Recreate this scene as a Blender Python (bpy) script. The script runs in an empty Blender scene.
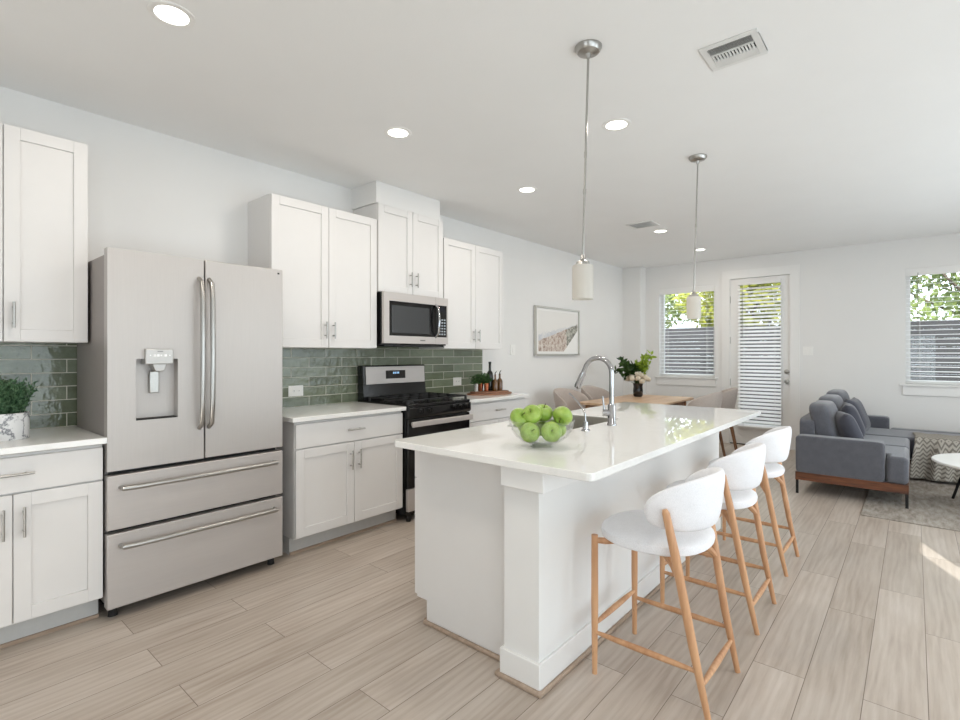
import bpy, bmesh, math, random
from math import sin, cos, pi, radians, sqrt
from mathutils import Vector, Matrix
random.seed(7)
SC = bpy.context.scene
COL = SC.collection

# ------------------------------------------------------------------ camera
cam_d = bpy.data.cameras.new('camera')
cam = bpy.data.objects.new('camera', cam_d)
COL.objects.link(cam)
cam.location = (3.679, 0.0, 1.3253)
cam.rotation_euler = (pi / 2, 0, 0.7062)
cam_d.sensor_width = 36.0
cam_d.lens = 508.9 / 960 * 36.0
cam_d.shift_y = -6.0 / 960
cam_d.clip_start = 0.05
SC.camera = cam

# ------------------------------------------------------------------ world, sun, exposure
world = bpy.data.worlds.new('sky')
SC.world = world
world.use_nodes = True
bg = world.node_tree.nodes['Background']
bg.inputs['Color'].default_value = (0.84, 0.92, 1.0, 1)
bg.inputs['Strength'].default_value = 5.2
SUN_ON = True
sun_d = bpy.data.lights.new('sun', 'SUN')
sun_d.energy = 14.0
sun_d.angle = radians(0.25)
sun_d.color = (1.0, 0.97, 0.93)
sun = bpy.data.objects.new('sun', sun_d)
sun.location = (8, -12, 12)
sun.rotation_euler = Vector((-0.39, 0.92, -0.488)).to_track_quat('-Z', 'Y').to_euler()
if SUN_ON:
    COL.objects.link(sun)
CAN_WATTS = 9.0
SC.view_settings.view_transform = 'Standard'
SC.view_settings.look = 'None'
SC.view_settings.gamma = 1.0
SC.view_settings.exposure = -0.38
try:
    SC.view_settings.use_curve_mapping = False
    SC.cycles.max_bounces = 10
    SC.cycles.diffuse_bounces = 6
    SC.cycles.transparent_max_bounces = 16
    SC.cycles.sample_clamp_indirect = 6.0
    SC.cycles.caustics_reflective = False
    SC.cycles.caustics_refractive = False
except Exception:
    pass

# ------------------------------------------------------------------ room numbers (metres)
H = 2.743
YB = 8.17          # back wall
YF = -3.2          # wall behind the camera
XR = 5.6           # right wall

# ------------------------------------------------------------------ materials
def lin(c):
    return tuple(((v / 255) / 12.92 if v / 255 <= 0.04045 else ((v / 255 + 0.055) / 1.055) ** 2.4) for v in c) + (1,)

class NT:
    def __init__(s, name):
        s.m = bpy.data.materials.new(name)
        s.m.use_nodes = True
        s.t = s.m.node_tree
        s.b = s.t.nodes['Principled BSDF']
        s.out = s.t.nodes['Material Output']
    def n(s, kind, **kw):
        d = s.t.nodes.new(kind)
        for k, v in kw.items():
            if k in d.inputs:
                d.inputs[k].default_value = v
            else:
                setattr(d, k, v)
        return d
    def l(s, a, b):
        s.t.links.new(a, b)
    def math(s, op, a, b=None, c=None):
        d = s.t.nodes.new('ShaderNodeMath'); d.operation = op
        for i, v in enumerate((a, b, c)):
            if v is None: continue
            if isinstance(v, (int, float)): d.inputs[i].default_value = v
            else: s.l(v, d.inputs[i])
        return d.outputs[0]
    def mix(s, f, a, b, mode='MIX'):
        d = s.t.nodes.new('ShaderNodeMix'); d.data_type = 'RGBA'; d.blend_type = mode
        for sock, v in ((d.inputs[0], f), (d.inputs[6], a), (d.inputs[7], b)):
            if isinstance(v, (int, float)): sock.default_value = v
            elif isinstance(v, tuple): sock.default_value = v
            else: s.l(v, sock)
        return d.outputs[2]
    def obj(s):
        return s.n('ShaderNodeTexCoord').outputs['Object']
    def noise(s, vec, scale, detail=3, rough=.55, mapscale=None):
        if mapscale:
            mp = s.n('ShaderNodeMapping'); mp.inputs['Scale'].default_value = mapscale
            s.l(vec, mp.inputs['Vector']); vec = mp.outputs[0]
        d = s.n('ShaderNodeTexNoise'); d.inputs['Scale'].default_value = scale
        d.inputs['Detail'].default_value = detail; d.inputs['Roughness'].default_value = rough
        s.l(vec, d.inputs['Vector'])
        return d.outputs['Fac']
    def ramp(s, fac, stops):
        d = s.n('ShaderNodeValToRGB')
        e = d.color_ramp.elements
        e[0].position, e[0].color = stops[0]
        e[1].position, e[1].color = stops[1]
        for p, c in stops[2:]:
            k = e.new(p); k.color = c
        s.l(fac, d.inputs[0])
        return d.outputs[0]
    def bump(s, h, strength, dist=.002):
        d = s.n('ShaderNodeBump'); d.inputs['Strength'].default_value = strength
        d.inputs['Distance'].default_value = dist
        s.l(h, d.inputs['Height']); s.l(d.outputs[0], s.b.inputs['Normal'])

def plain(name, rgb, rough=.5, metal=0., var=.03, scale=40., bump=0., bscale=None, spec=None, coat=0., mapscale=None, bdist=.002):
    """Principled surface with a faint procedural mottling."""
    t = NT(name)
    t.b.inputs['Roughness'].default_value = rough
    t.b.inputs['Metallic'].default_value = metal
    if spec is not None: t.b.inputs['Specular IOR Level'].default_value = spec
    if coat: t.b.inputs['Coat Weight'].default_value = coat
    c = lin(rgb)
    o = t.obj()
    f = t.noise(o, scale, 3, .5, mapscale)
    a = tuple(v * (1 - var) for v in c[:3]) + (1,)
    b = tuple(min(1, v * (1 + var)) for v in c[:3]) + (1,)
    t.l(t.ramp(f, [(.3, a), (.7, b)]), t.b.inputs['Base Color'])
    if bump:
        t.bump(t.noise(o, bscale or scale, 4, .6, mapscale), bump, bdist)
    return t.m

def wood(name, c1, c2, rough=.45, grain=(1, 1, .08), scale=60.):
    t = NT(name)
    t.b.inputs['Roughness'].default_value = rough
    o = t.obj()
    f = t.noise(o, scale, 5, .6, grain)
    g = t.noise(o, scale * .2, 2, .5, grain)
    f2 = t.math('MULTIPLY_ADD', g, .5, t.math('MULTIPLY', f, .5))
    t.l(t.ramp(f2, [(.36, lin(c1)), (.62, lin(c2))]), t.b.inputs['Base Color'])
    t.bump(f, .12, .001)
    return t.m

def fabric(name, c1, c2, scale=500., bump=.4, rough=.95, sheen=.15):
    t = NT(name)
    t.b.inputs['Roughness'].default_value = rough
    t.b.inputs['Specular IOR Level'].default_value = .15
    t.b.inputs['Sheen Weight'].default_value = sheen
    o = t.obj()
    f = t.noise(o, scale, 2, .6)
    g = t.noise(o, scale * .06, 3, .6)
    h = t.math('MULTIPLY_ADD', f, .8, t.math('MULTIPLY', g, .2))
    t.l(t.ramp(h, [(.35, lin(c1)), (.65, lin(c2))]), t.b.inputs['Base Color'])
    t.bump(f, bump, .002)
    return t.m

def thin_glass(name, tint=(.96, .98, .97, 1), refl=1.0, rough=0.0, ior=1.45):
    t = NT(name)
    lw = t.n('ShaderNodeLayerWeight'); lw.inputs['Blend'].default_value = .5
    fr = t.math('MULTIPLY_ADD', t.math('POWER', lw.outputs['Facing'], 4.0), .9, ((ior - 1) / (ior + 1)) ** 2)
    tr = t.n('ShaderNodeBsdfTransparent'); tr.inputs['Color'].default_value = tint
    gl = t.n('ShaderNodeBsdfGlossy'); gl.inputs['Roughness'].default_value = rough
    mx = t.n('ShaderNodeMixShader')
    t.l(t.math('MINIMUM', t.math('MULTIPLY', fr, refl), 1.0), mx.inputs[0])
    t.l(tr.outputs[0], mx.inputs[1]); t.l(gl.outputs[0], mx.inputs[2])
    t.l(mx.outputs[0], t.out.inputs['Surface'])
    return t.m

def emitter(name, rgb, strength):
    t = NT(name)
    t.b.inputs['Base Color'].default_value = lin(rgb)
    t.b.inputs['Emission Color'].default_value = lin(rgb)
    t.b.inputs['Emission Strength'].default_value = strength
    return t.m

def floor_mat():
    t = NT('oak plank floor')
    o = t.obj()
    sp = t.n('ShaderNodeSeparateXYZ'); t.l(o, sp.inputs[0])
    cb = t.n('ShaderNodeCombineXYZ')
    t.l(sp.outputs[1], cb.inputs[0]); t.l(t.math('ADD', sp.outputs[0], .08), cb.inputs[1])
    br = t.n('ShaderNodeTexBrick')
    br.offset = .37; br.squash = 1.0
    br.inputs['Scale'].default_value = 1.0
    br.inputs['Brick Width'].default_value = 1.22
    br.inputs['Row Height'].default_value = .19
    br.inputs['Mortar Size'].default_value = .0016
    br.inputs['Mortar Smooth'].default_value = .3
    br.inputs['Color1'].default_value = (0, 0, 0, 1)
    br.inputs['Color2'].default_value = (1, 1, 1, 1)
    br.inputs['Mortar'].default_value = (.5, .5, .5, 1)
    t.l(cb.outputs[0], br.inputs['Vector'])
    rnd = t.n('ShaderNodeSeparateColor'); t.l(br.outputs['Color'], rnd.inputs[0])
    r = rnd.outputs[0]
    # grain stretched along the plank (Y), shifted per plank
    off = t.n('ShaderNodeCombineXYZ')
    t.l(t.math('MULTIPLY', r, 7.3), off.inputs[0]); t.l(t.math('MULTIPLY', r, 13.1), off.inputs[1])
    va = t.n('ShaderNodeVectorMath'); va.operation = 'ADD'
    t.l(o, va.inputs[0]); t.l(off.outputs[0], va.inputs[1])
    v = va.outputs[0]
    g1 = t.noise(v, 26, 6, .65, (1.0, .07, 1))
    g2 = t.noise(v, 5, 3, .55, (1.0, .22, 1))
    g3 = t.noise(v, 90, 3, .7, (1.0, .04, 1))
    wv = t.n('ShaderNodeTexWave'); wv.wave_type = 'RINGS'; wv.rings_direction = 'Y'
    wv.inputs['Scale'].default_value = 9.0; wv.inputs['Distortion'].default_value = 9.0
    wv.inputs['Detail'].default_value = 2.0; wv.inputs['Detail Scale'].default_value = 1.2
    mp = t.n('ShaderNodeMapping'); mp.inputs['Scale'].default_value = (1.0, .12, 1.0)
    t.l(v, mp.inputs[0]); t.l(mp.outputs[0], wv.inputs['Vector'])
    s = t.math('MULTIPLY_ADD', g1, .42, t.math('MULTIPLY_ADD', g2, .36, t.math('MULTIPLY_ADD', g3, .15, t.math('MULTIPLY', wv.outputs['Fac'], .07))))
    base = t.ramp(s, [(.34, lin((159, 145, 132))), (.5, lin((181, 169, 157))), (.66, lin((197, 187, 177)))])
    tone = t.ramp(r, [(0, (.90, .89, .88, 1)), (1, (1.05, 1.05, 1.06, 1))])
    c = t.mix(1.0, base, tone, 'MULTIPLY')
    c = t.mix(br.outputs['Fac'], c, lin((112, 98, 86)))
    t.l(c, t.b.inputs['Base Color'])
    t.l(t.math('MULTIPLY_ADD', g1, .14, .30), t.b.inputs['Roughness'])
    t.b.inputs['Specular IOR Level'].default_value = .45
    h = t.math('MULTIPLY_ADD', g1, .25, t.math('MULTIPLY', br.outputs['Fac'], -1.0))
    t.bump(h, .25, .0015)
    return t.m

def tile_mat():
    t = NT('glazed green tile')
    o = t.obj()
    sp = t.n('ShaderNodeSeparateXYZ'); t.l(o, sp.inputs[0])
    cb = t.n('ShaderNodeCombineXYZ')
    t.l(t.math('ADD', sp.outputs[1], .085), cb.inputs[0]); t.l(t.math('ADD', sp.outputs[2], -.914), cb.inputs[1])
    br = t.n('ShaderNodeTexBrick'); br.offset = .5
    br.inputs['Scale'].default_value = 1.0
    br.inputs['Brick Width'].default_value = .305
    br.inputs['Row Height'].default_value = .0763
    br.inputs['Mortar Size'].default_value = .0024
    br.inputs['Mortar Smooth'].default_value = .15
    br.inputs['Color1'].default_value = (0, 0, 0, 1)
    br.inputs['Color2'].default_value = (1, 1, 1, 1)
    t.l(cb.outputs[0], br.inputs['Vector'])
    rnd = t.n('ShaderNodeSeparateColor'); t.l(br.outputs['Color'], rnd.inputs[0])
    r = rnd.outputs[0]
    n = t.noise(o, 9, 4, .6, (1, 1, 3))
    base = t.ramp(t.math('MULTIPLY_ADD', r, .45, t.math('MULTIPLY', n, .55)), [(.2, lin((84, 92, 70))), (.5, lin((104, 112, 91))), (.8, lin((124, 132, 112)))])
    c = t.mix(br.outputs['Fac'], base, lin((206, 203, 190)))
    t.l(c, t.b.inputs['Base Color'])
    t.l(t.math('MULTIPLY_ADD', br.outputs['Fac'], .6, .10), t.b.inputs['Roughness'])
    t.b.inputs['Specular IOR Level'].default_value = .6
    w = t.noise(o, 22, 2, .5)
    h = t.math('MULTIPLY_ADD', br.outputs['Fac'], -.5, t.math('MULTIPLY', w, 1.0))
    t.bump(h, .45, .007)
    return t.m

def quartz_mat():
    t = NT('white quartz')
    o = t.obj()
    n = t.noise(o, 1.6, 6, .6)
    vein = t.math('ABSOLUTE', t.math('SUBTRACT', n, .5))
    c = t.ramp(vein, [(.0, lin((232, 231, 228))), (.02, lin((235, 234, 231)))])
    sp = t.noise(o, 260, 2, .6)
    c = t.mix(.06, c, t.ramp(sp, [(.4, (.5, .5, .5, 1)), (.6, (1, 1, 1, 1))]), 'MULTIPLY')
    t.l(c, t.b.inputs['Base Color'])
    t.b.inputs['Roughness'].default_value = .015
    t.b.inputs['Specular IOR Level'].default_value = .6
    return t.m

def steel(name, rgb, rough, axis, metal=1.0):
    t = NT(name)
    t.b.inputs['Metallic'].default_value = metal
    o = t.obj()
    ms = {'z': (1, 1, .02), 'y': (1, .02, 1), 'x': (.02, 1, 1)}[axis]
    f = t.noise(o, 350, 3, .6, ms)
    c = lin(rgb)
    t.l(t.ramp(f, [(.3, tuple(v * .95 for v in c[:3]) + (1,)), (.7, c)]), t.b.inputs['Base Color'])
    t.l(t.math('MULTIPLY_ADD', f, .08, rough - .04), t.b.inputs['Roughness'])
    return t.m

def marble_mat():
    t = NT('white marble')
    o = t.obj()
    n = t.noise(o, 9, 5, .6)
    v = t.math('ABSOLUTE', t.math('SUBTRACT', n, .5))
    t.l(t.ramp(v, [(.0, lin((120, 122, 128))), (.035, lin((225, 225, 225)))]), t.b.inputs['Base Color'])
    t.b.inputs['Roughness'].default_value = .25
    return t.m

def throw_mat():
    t = NT('zigzag throw weave')
    o = t.obj()
    sp = t.n('ShaderNodeSeparateXYZ'); t.l(o, sp.inputs[0])
    x = sp.outputs[0]
    w = t.math('ADD', sp.outputs[2], t.math('MULTIPLY', sp.outputs[1], -1.0))
    zig = t.math('PINGPONG', x, .028)
    p = t.math('FRACT', t.math('MULTIPLY', t.math('ADD', w, zig), 27.0))
    m = t.math('GREATER_THAN', p, .56)
    nz = t.noise(o, 300, 2, .6)
    c = t.mix(m, lin((166, 160, 150)), lin((116, 110, 102)))
    c = t.mix(.25, c, t.ramp(nz, [(.3, (.6, .6, .6, 1)), (.7, (1, 1, 1, 1))]), 'MULTIPLY')
    t.l(c, t.b.inputs['Base Color'])
    t.b.inputs['Roughness'].default_value = .95
    t.bump(t.math('MULTIPLY_ADD', m, -.6, nz), .4, .004)
    return t.m

def rug_mat():
    t = NT('woven rug')
    o = t.obj()
    n = t.noise(o, 30, 4, .7, (1, .25, 1))
    n2 = t.noise(o, 220, 2, .7)
    n3 = t.noise(o, 3, 3, .6, (1, .6, 1))
    s = t.math('MULTIPLY_ADD', n, .5, t.math('MULTIPLY_ADD', n2, .25, t.math('MULTIPLY', n3, .25)))
    t.l(t.ramp(s, [(.35, lin((118, 108, 98))), (.5, lin((160, 152, 143))), (.66, lin((190, 184, 176)))]), t.b.inputs['Base Color'])
    t.b.inputs['Roughness'].default_value = 1.0
    t.b.inputs['Specular IOR Level'].default_value = .1
    t.bump(n2, .8, .006)
    return t.m

def art_mat():
    t = NT('landscape print')
    o = t.obj()
    sp = t.n('ShaderNodeSeparateXYZ'); t.l(o, sp.inputs[0])
    u = t.math('MULTIPLY', t.math('ADD', sp.outputs[1], .48), 1 / .99)
    v = t.math('MULTIPLY', t.math('ADD', sp.outputs[2], -.06), 1 / .53)
    n1 = t.noise(o, 9, 5, .65)
    n2 = t.noise(o, 24, 4, .7)
    wob = t.math('MULTIPLY', t.math('SUBTRACT', n1, .5), .3)
    slope = t.ramp(t.math('ADD', n2, 0), [(.34, lin((132, 112, 100))), (.46, lin((184, 164, 152))), (.54, lin((204, 194, 184))), (.66, lin((220, 213, 204)))])
    crest = t.ramp(n2, [(.42, lin((112, 112, 104))), (.6, lin((190, 188, 176)))])
    slope = t.mix(t.math('GREATER_THAN', t.math('ADD', u, wob), .70), slope, crest)
    sky = lin((226, 224, 220))
    far = lin((196, 198, 204))
    mfar = t.math('LESS_THAN', v, t.math('ADD', t.math('MULTIPLY_ADD', u, .30, .42), wob))
    c = t.mix(mfar, sky, t.ramp(n1, [(.40, far), (.60, lin((222, 221, 218)))]))
    mridge = t.math('LESS_THAN', v, t.math('ADD', t.math('MULTIPLY_ADD', u, .46, .26), t.math('MULTIPLY', wob, .35)))
    c = t.mix(mridge, c, slope)
    mw = t.math('LESS_THAN', v, t.math('ADD', t.math('MULTIPLY_ADD', u, 1.5, -.95), t.math('MULTIPLY', wob, .3)))
    c = t.mix(mw, c, lin((236, 235, 232)))
    t.l(c, t.b.inputs['Base Color'])
    t.b.inputs['Roughness'].default_value = .5
    return t.m

def apple_mat():
    t = NT('green apple skin')
    o = t.obj()
    n = t.noise(o, 30, 3, .5)
    d = t.n('ShaderNodeTexVoronoi'); d.inputs['Scale'].default_value = 160
    t.l(o, d.inputs['Vector'])
    c = t.ramp(n, [(.3, lin((126, 158, 58))), (.7, lin((160, 186, 88)))])
    c = t.mix(t.math('LESS_THAN', d.outputs['Distance'], .12), c, lin((196, 214, 130)))
    t.l(c, t.b.inputs['Base Color'])
    t.b.inputs['Roughness'].default_value = .28
    t.b.inputs['Subsurface Weight'].default_value = .05
    return t.m

def leaf_mat(name, c1, c2, scale=6., rough=.5, trans=True):
    t = NT(name)
    o = t.obj()
    n = t.noise(o, scale, 3, .7)
    c = t.ramp(n, [(.32, lin(c1)), (.68, lin(c2))])
    t.l(c, t.b.inputs['Base Color'])
    t.b.inputs['Roughness'].default_value = rough
    if trans:
        tr = t.n('ShaderNodeBsdfTranslucent'); t.l(c, tr.inputs[0])
        mx = t.n('ShaderNodeMixShader'); mx.inputs[0].default_value = .4
        t.l(t.b.outputs[0], mx.inputs[1]); t.l(tr.outputs[0], mx.inputs[2])
        t.l(mx.outputs[0], t.out.inputs['Surface'])
    return t.m

def frosted(name, rgb):
    t = NT(name)
    c = lin(rgb)
    t.b.inputs['Base Color'].default_value = c
    t.b.inputs['Roughness'].default_value = .25
    tr = t.n('ShaderNodeBsdfTranslucent'); tr.inputs[0].default_value = c
    mx = t.n('ShaderNodeMixShader'); mx.inputs[0].default_value = .45
    t.l(t.b.outputs[0], mx.inputs[1]); t.l(tr.outputs[0], mx.inputs[2])
    t.l(mx.outputs[0], t.out.inputs['Surface'])
    return t.m

WALL = plain('wall paint', (228, 227, 225), .85, var=.008, scale=3, bump=.12, bscale=140)
CEIL = plain('ceiling paint', (237, 237, 236), .9, var=.008, scale=3, bump=.2, bscale=90)
TRIM = plain('trim paint', (232, 231, 229), .4, var=.006, scale=10)
CAB = plain('cabinet lacquer', (221, 219, 217), .42, var=.008, scale=8)
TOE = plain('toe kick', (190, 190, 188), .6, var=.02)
GREIGE = wood('shoe moulding', (150, 130, 112), (178, 158, 140), .5, (1, .1, 1))
QUARTZ = quartz_mat()
FLOOR = floor_mat()
TILE = tile_mat()
STEEL = steel('brushed steel', (194, 188, 184), .46, 'y', .4)
STEELV = steel('brushed steel upright', (188, 183, 179), .44, 'z', .45)
STEELD = steel('sink steel', (190, 187, 178), .36, 'z', .7)
NICKEL = plain('brushed nickel', (176, 174, 170), .3, 1.0, .03, 120)
CHROME = plain('chrome', (180, 180, 182), .1, 1.0, .01)
FRIDGESIDE = plain('grey painted steel', (150, 143, 139), .5, .2, .02, 20)
DARK = plain('dark gap', (22, 20, 20), .7)
BLACK = plain('black enamel', (13, 13, 14), .16, var=.05, spec=.5)
BLACKGLASS = plain('black glass', (10, 10, 12), .05, var=.02, spec=.6)
OVENGLASS = plain('oven window', (34, 34, 36), .08, var=.05, spec=.6)
MWGLASS = plain('microwave window', (62, 64, 66), .12, var=.08, scale=300, spec=.6)
IRON = plain('cast iron', (24, 24, 25), .55, var=.15, bump=.2, bscale=200)
DISPLAY = plain('display', (16, 20, 34), .1)
DIGIT = emitter('lit digits', (150, 190, 230), 1.2)
KEYPAD = plain('keypad print', (150, 158, 164), .4)
SILVERPANEL = plain('silver control panel', (182, 179, 175), .35, .6, .02)
ICON = plain('panel icons', (245, 245, 245), .4)
ICOND = plain('panel print', (110, 106, 104), .4)
PLASTIC = plain('white plastic', (236, 235, 232), .35, var=.005)
SLOT = plain('socket slots', (70, 70, 70), .6)
OAK = wood('oiled oak', (178, 130, 92), (206, 160, 120), .45)
OAKT = wood('oak tabletop', (184, 150, 118), (210, 180, 150), .4, (1, .08, 1))
WALNUT = wood('walnut', (60, 32, 18), (118, 70, 42), .45, (.10, 1, 1), 70)
CHAIRWOOD = wood('brown chair wood', (108, 74, 50), (140, 100, 70), .5)
BOARD = wood('board wood', (98, 64, 46), (146, 102, 76), .5, (1, .1, 1))
BOUCLE = fabric('pale grey boucle', (226, 226, 229), (242, 242, 245), 350, .6)
TAUPE = fabric('taupe linen', (168, 156, 148), (190, 179, 171), 600, .3)
SOFA = fabric('charcoal velvet', (76, 77, 83), (102, 103, 110), 300, .25, sheen=.4)
PILLOW = fabric('dark pillow cloth', (60, 61, 69), (82, 83, 92), 400, .3, sheen=.3)
METALBLK = plain('black metal', (18, 18, 19), .45, .3)
RUG = rug_mat()
THROW = throw_mat()
MARBLE = marble_mat()
TABLEW = plain('white table top', (236, 236, 234), .3, var=.01)
GLASSPANE = thin_glass('window glass', (.97, .985, .98, 1), .9)
BOWLGLASS = thin_glass('bowl glass', (.99, .998, .995, 1), 1.1, 0.0, 1.5)
VASEGLASS = plain('black vase glass', (16, 17, 18), .05, spec=.8)
FROST = frosted('frosted shade glass', (232, 229, 223))
CANLENS = emitter('ceiling light lens', (255, 250, 240), 7.0)
SLAT = plain('blind slat', (240, 240, 240), .5, var=.005)
CORD = plain('blind cord', (225, 225, 222), .8)
WAND = plain('blind wand', (120, 118, 114), .5)
ART = art_mat()
MAT = plain('white mount', (238, 237, 234), .8, var=.005)
SILVERFR = plain('silver frame', (200, 198, 192), .35, .7, .03)
APPLE = apple_mat()
STEM = plain('brown stem', (70, 52, 32), .8)
HERB = leaf_mat('herb green', (30, 66, 30), (84, 122, 66), 30)
ROSEMARY = leaf_mat('needle green', (58, 96, 66), (116, 150, 112), 40)
LEAFD = leaf_mat('dark leaf', (30, 58, 26), (70, 100, 40), 20)
LEAFL = leaf_mat('lime leaf', (120, 150, 40), (176, 198, 80), 20)
PETAL = leaf_mat('cream petal', (226, 214, 190), (244, 238, 224), 40)
STALK = plain('green stalk', (60, 84, 40), .6)
SOIL = plain('soil', (48, 36, 28), .95, var=.2, bump=.5, bscale=120)
COPPER = plain('copper', (190, 116, 84), .25, 1.0, .05)
SILVER = plain('silver cup', (206, 204, 200), .2, 1.0, .03)
BOTTLEBLK = plain('dark bottle glass', (16, 18, 14), .06, spec=.7)
BOTTLEAMB = plain('amber bottle', (96, 62, 26), .1, spec=.7)
CORKM = plain('cork', (150, 116, 80), .8)
FENCE = plain('grey fence board', (92, 88, 88), .85, var=.12, scale=8, mapscale=(.2, 1, 4))
TREELEAF = leaf_mat('tree leaf yellow green', (96, 108, 40), (190, 190, 84), 1.3)
TREELEAF2 = leaf_mat('tree leaf green', (70, 90, 46), (146, 160, 92), 1.3)
BARK = plain('bark', (96, 84, 72), .95, var=.2, bump=.6, bscale=30)
GROUND = plain('pale paving', (130, 128, 122), .9, var=.06, scale=4)
VENTM = plain('vent metal', (226, 226, 224), .45, .1, .01)
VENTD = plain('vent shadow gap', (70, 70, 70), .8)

# ------------------------------------------------------------------ mesh builder
class MB:
    def __init__(s):
        s.v = []; s.f = []; s.mi = []
        s.cur = 0
    def mat(s, i):
        s.cur = i; return s
    def add(s, vs, fs):
        o = len(s.v)
        s.v += [Vector(p) for p in vs]
        s.f += [tuple(i + o for i in f) for f in fs]
        s.mi += [s.cur] * len(fs)
        return s
    def box(s, x0, x1, y0, y1, z0, z1):
        return s.add([(x0, y0, z0), (x1, y0, z0), (x1, y1, z0), (x0, y1, z0), (x0, y0, z1), (x1, y0, z1), (x1, y1, z1), (x0, y1, z1)],
                     [(0, 3, 2, 1), (4, 5, 6, 7), (0, 1, 5, 4), (1, 2, 6, 5), (2, 3, 7, 6), (3, 0, 4, 7)])
    def tube(s, pts, r, n=12, caps=True, flat=1.0):
        pts = [Vector(p) for p in pts]
        R = r if isinstance(r, (list, tuple)) else [r] * len(pts)
        N = len(pts)
        t0 = (pts[1] - pts[0]).normalized()
        a = Vector((0, 0, 1)) if abs(t0.z) < .9 else Vector((1, 0, 0))
        u = t0.cross(a).normalized()
        vs = []
        for i, p in enumerate(pts):
            t = (pts[min(i + 1, N - 1)] - pts[max(i - 1, 0)]).normalized()
            u = (u - t * u.dot(t)).normalized()
            w = t.cross(u)
            for k in range(n):
                an = 2 * pi * k / n
                vs.append(p + u * (cos(an) * R[i]) + w * (sin(an) * R[i] * flat))
        fs = []
        for i in range(N - 1):
            for k in range(n):
                k2 = (k + 1) % n
                fs.append((i * n + k, i * n + k2, (i + 1) * n + k2, (i + 1) * n + k))
        if caps:
            fs.append(tuple(range(n - 1, -1, -1)))
            fs.append(tuple((N - 1) * n + k for k in range(n)))
        return s.add(vs, fs)
    def lathe(s, prof, c=(0, 0, 0), n=32, axis='z'):
        vs = []; fs = []; rings = []
        def put(r, z, an):
            x, y = r * cos(an), r * sin(an)
            if axis == 'z': q = (c[0] + x, c[1] + y, c[2] + z)
            elif axis == 'x': q = (c[0] + z, c[1] + x, c[2] + y)
            else: q = (c[0] + y, c[1] + z, c[2] + x)
            return q
        for r, z in prof:
            if r < 1e-6:
                rings.append([len(vs)]); vs.append(put(0, z, 0))
            else:
                rings.append([len(vs) + k for k in range(n)])
                vs += [put(r, z, 2 * pi * k / n) for k in range(n)]
        for a, b in zip(rings, rings[1:]):
            for k in range(n):
                k2 = (k + 1) % n
                if len(a) == 1 and len(b) == 1: continue
                if len(a) == 1: fs.append((a[0], b[k2], b[k]))
                elif len(b) == 1: fs.append((a[k], a[k2], b[0]))
                else: fs.append((a[k], a[k2], b[k2], b[k]))
        return s.add(vs, fs)
    def prism(s, poly, axis, a, b):
        n = len(poly)
        def P(u, v, w):
            return {'x': (w, u, v), 'y': (u, w, v), 'z': (u, v, w)}[axis]
        vs = [P(u, v, a) for u, v in poly] + [P(u, v, b) for u, v in poly]
        fs = [tuple(range(n)), tuple(range(2 * n - 1, n - 1, -1))]
        for k in range(n):
            k2 = (k + 1) % n
            fs.append((k, k + n, k2 + n, k2))
        return s.add(vs, fs)
    def pill(s, c, h, e1=.35, e2=.35, nu=32, nv=16, fn=None):
        """superellipsoid cushion, half sizes h; fn may push points about"""
        def sp(x, e): return math.copysign(abs(x) ** e, x)
        vs = []; fs = []
        for j in range(nv + 1):
            ph = -pi / 2 + pi * j / nv
            for i in range(nu):
                th = 2 * pi * i / nu
                x = sp(cos(ph), e1) * sp(cos(th), e2); y = sp(cos(ph), e1) * sp(sin(th), e2); z = sp(sin(ph), e1)
                p = Vector((x * h[0], y * h[1], z * h[2]))
                if fn: p = fn(p)
                vs.append(Vector(c) + p)
        for j in range(nv):
            for i in range(nu):
                i2 = (i + 1) % nu
                fs.append((j * nu + i, j * nu + i2, (j + 1) * nu + i2, (j + 1) * nu + i))
        return s.add(vs, fs)
    def grid(s, fn, nu, nv):
        vs = [fn(i / nu, j / nv) for j in range(nv + 1) for i in range(nu + 1)]
        fs = [(j * (nu + 1) + i, j * (nu + 1) + i + 1, (j + 1) * (nu + 1) + i + 1, (j + 1) * (nu + 1) + i) for j in range(nv) for i in range(nu)]
        return s.add(vs, fs)
    def xf(s, M):
        s.v = [M @ p for p in s.v]; return s
    def build(s, name, mats, parent=None, bevel=0., smooth=40, segs=2, subsurf=0, solid=0.):
        off = WPOS.get(parent, Vector((0, 0, 0))) if parent else Vector((0, 0, 0))
        me = bpy.data.meshes.new(name)
        me.from_pydata([tuple(p - off) for p in s.v], [], s.f)
        if not isinstance(mats, (list, tuple)): mats = [mats]
        for m in mats: me.materials.append(m)
        bm = bmesh.new(); bm.from_mesh(me)
        for f, mi in zip(bm.faces, s.mi): f.material_index = mi
        bmesh.ops.remove_doubles(bm, verts=bm.verts, dist=1e-5)
        bmesh.ops.recalc_face_normals(bm, faces=bm.faces)
        bm.to_mesh(me); bm.free()
        if smooth:
            for p in me.polygons: p.use_smooth = True
            me.set_sharp_from_angle(angle=radians(smooth))
        ob = bpy.data.objects.new(name, me)
        COL.objects.link(ob)
        if parent:
            ob.parent = parent
            WPOS[ob] = off
        if solid:
            d = ob.modifiers.new('thickness', 'SOLIDIFY'); d.thickness = solid; d.offset = 0
        if bevel:
            d = ob.modifiers.new('bevel', 'BEVEL'); d.width = bevel; d.segments = segs
            d.limit_method = 'ANGLE'; d.angle_limit = radians(35)
        if subsurf:
            d = ob.modifiers.new('subdivision', 'SUBSURF'); d.levels = subsurf; d.render_levels = subsurf
        return ob
WPOS = {}

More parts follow.
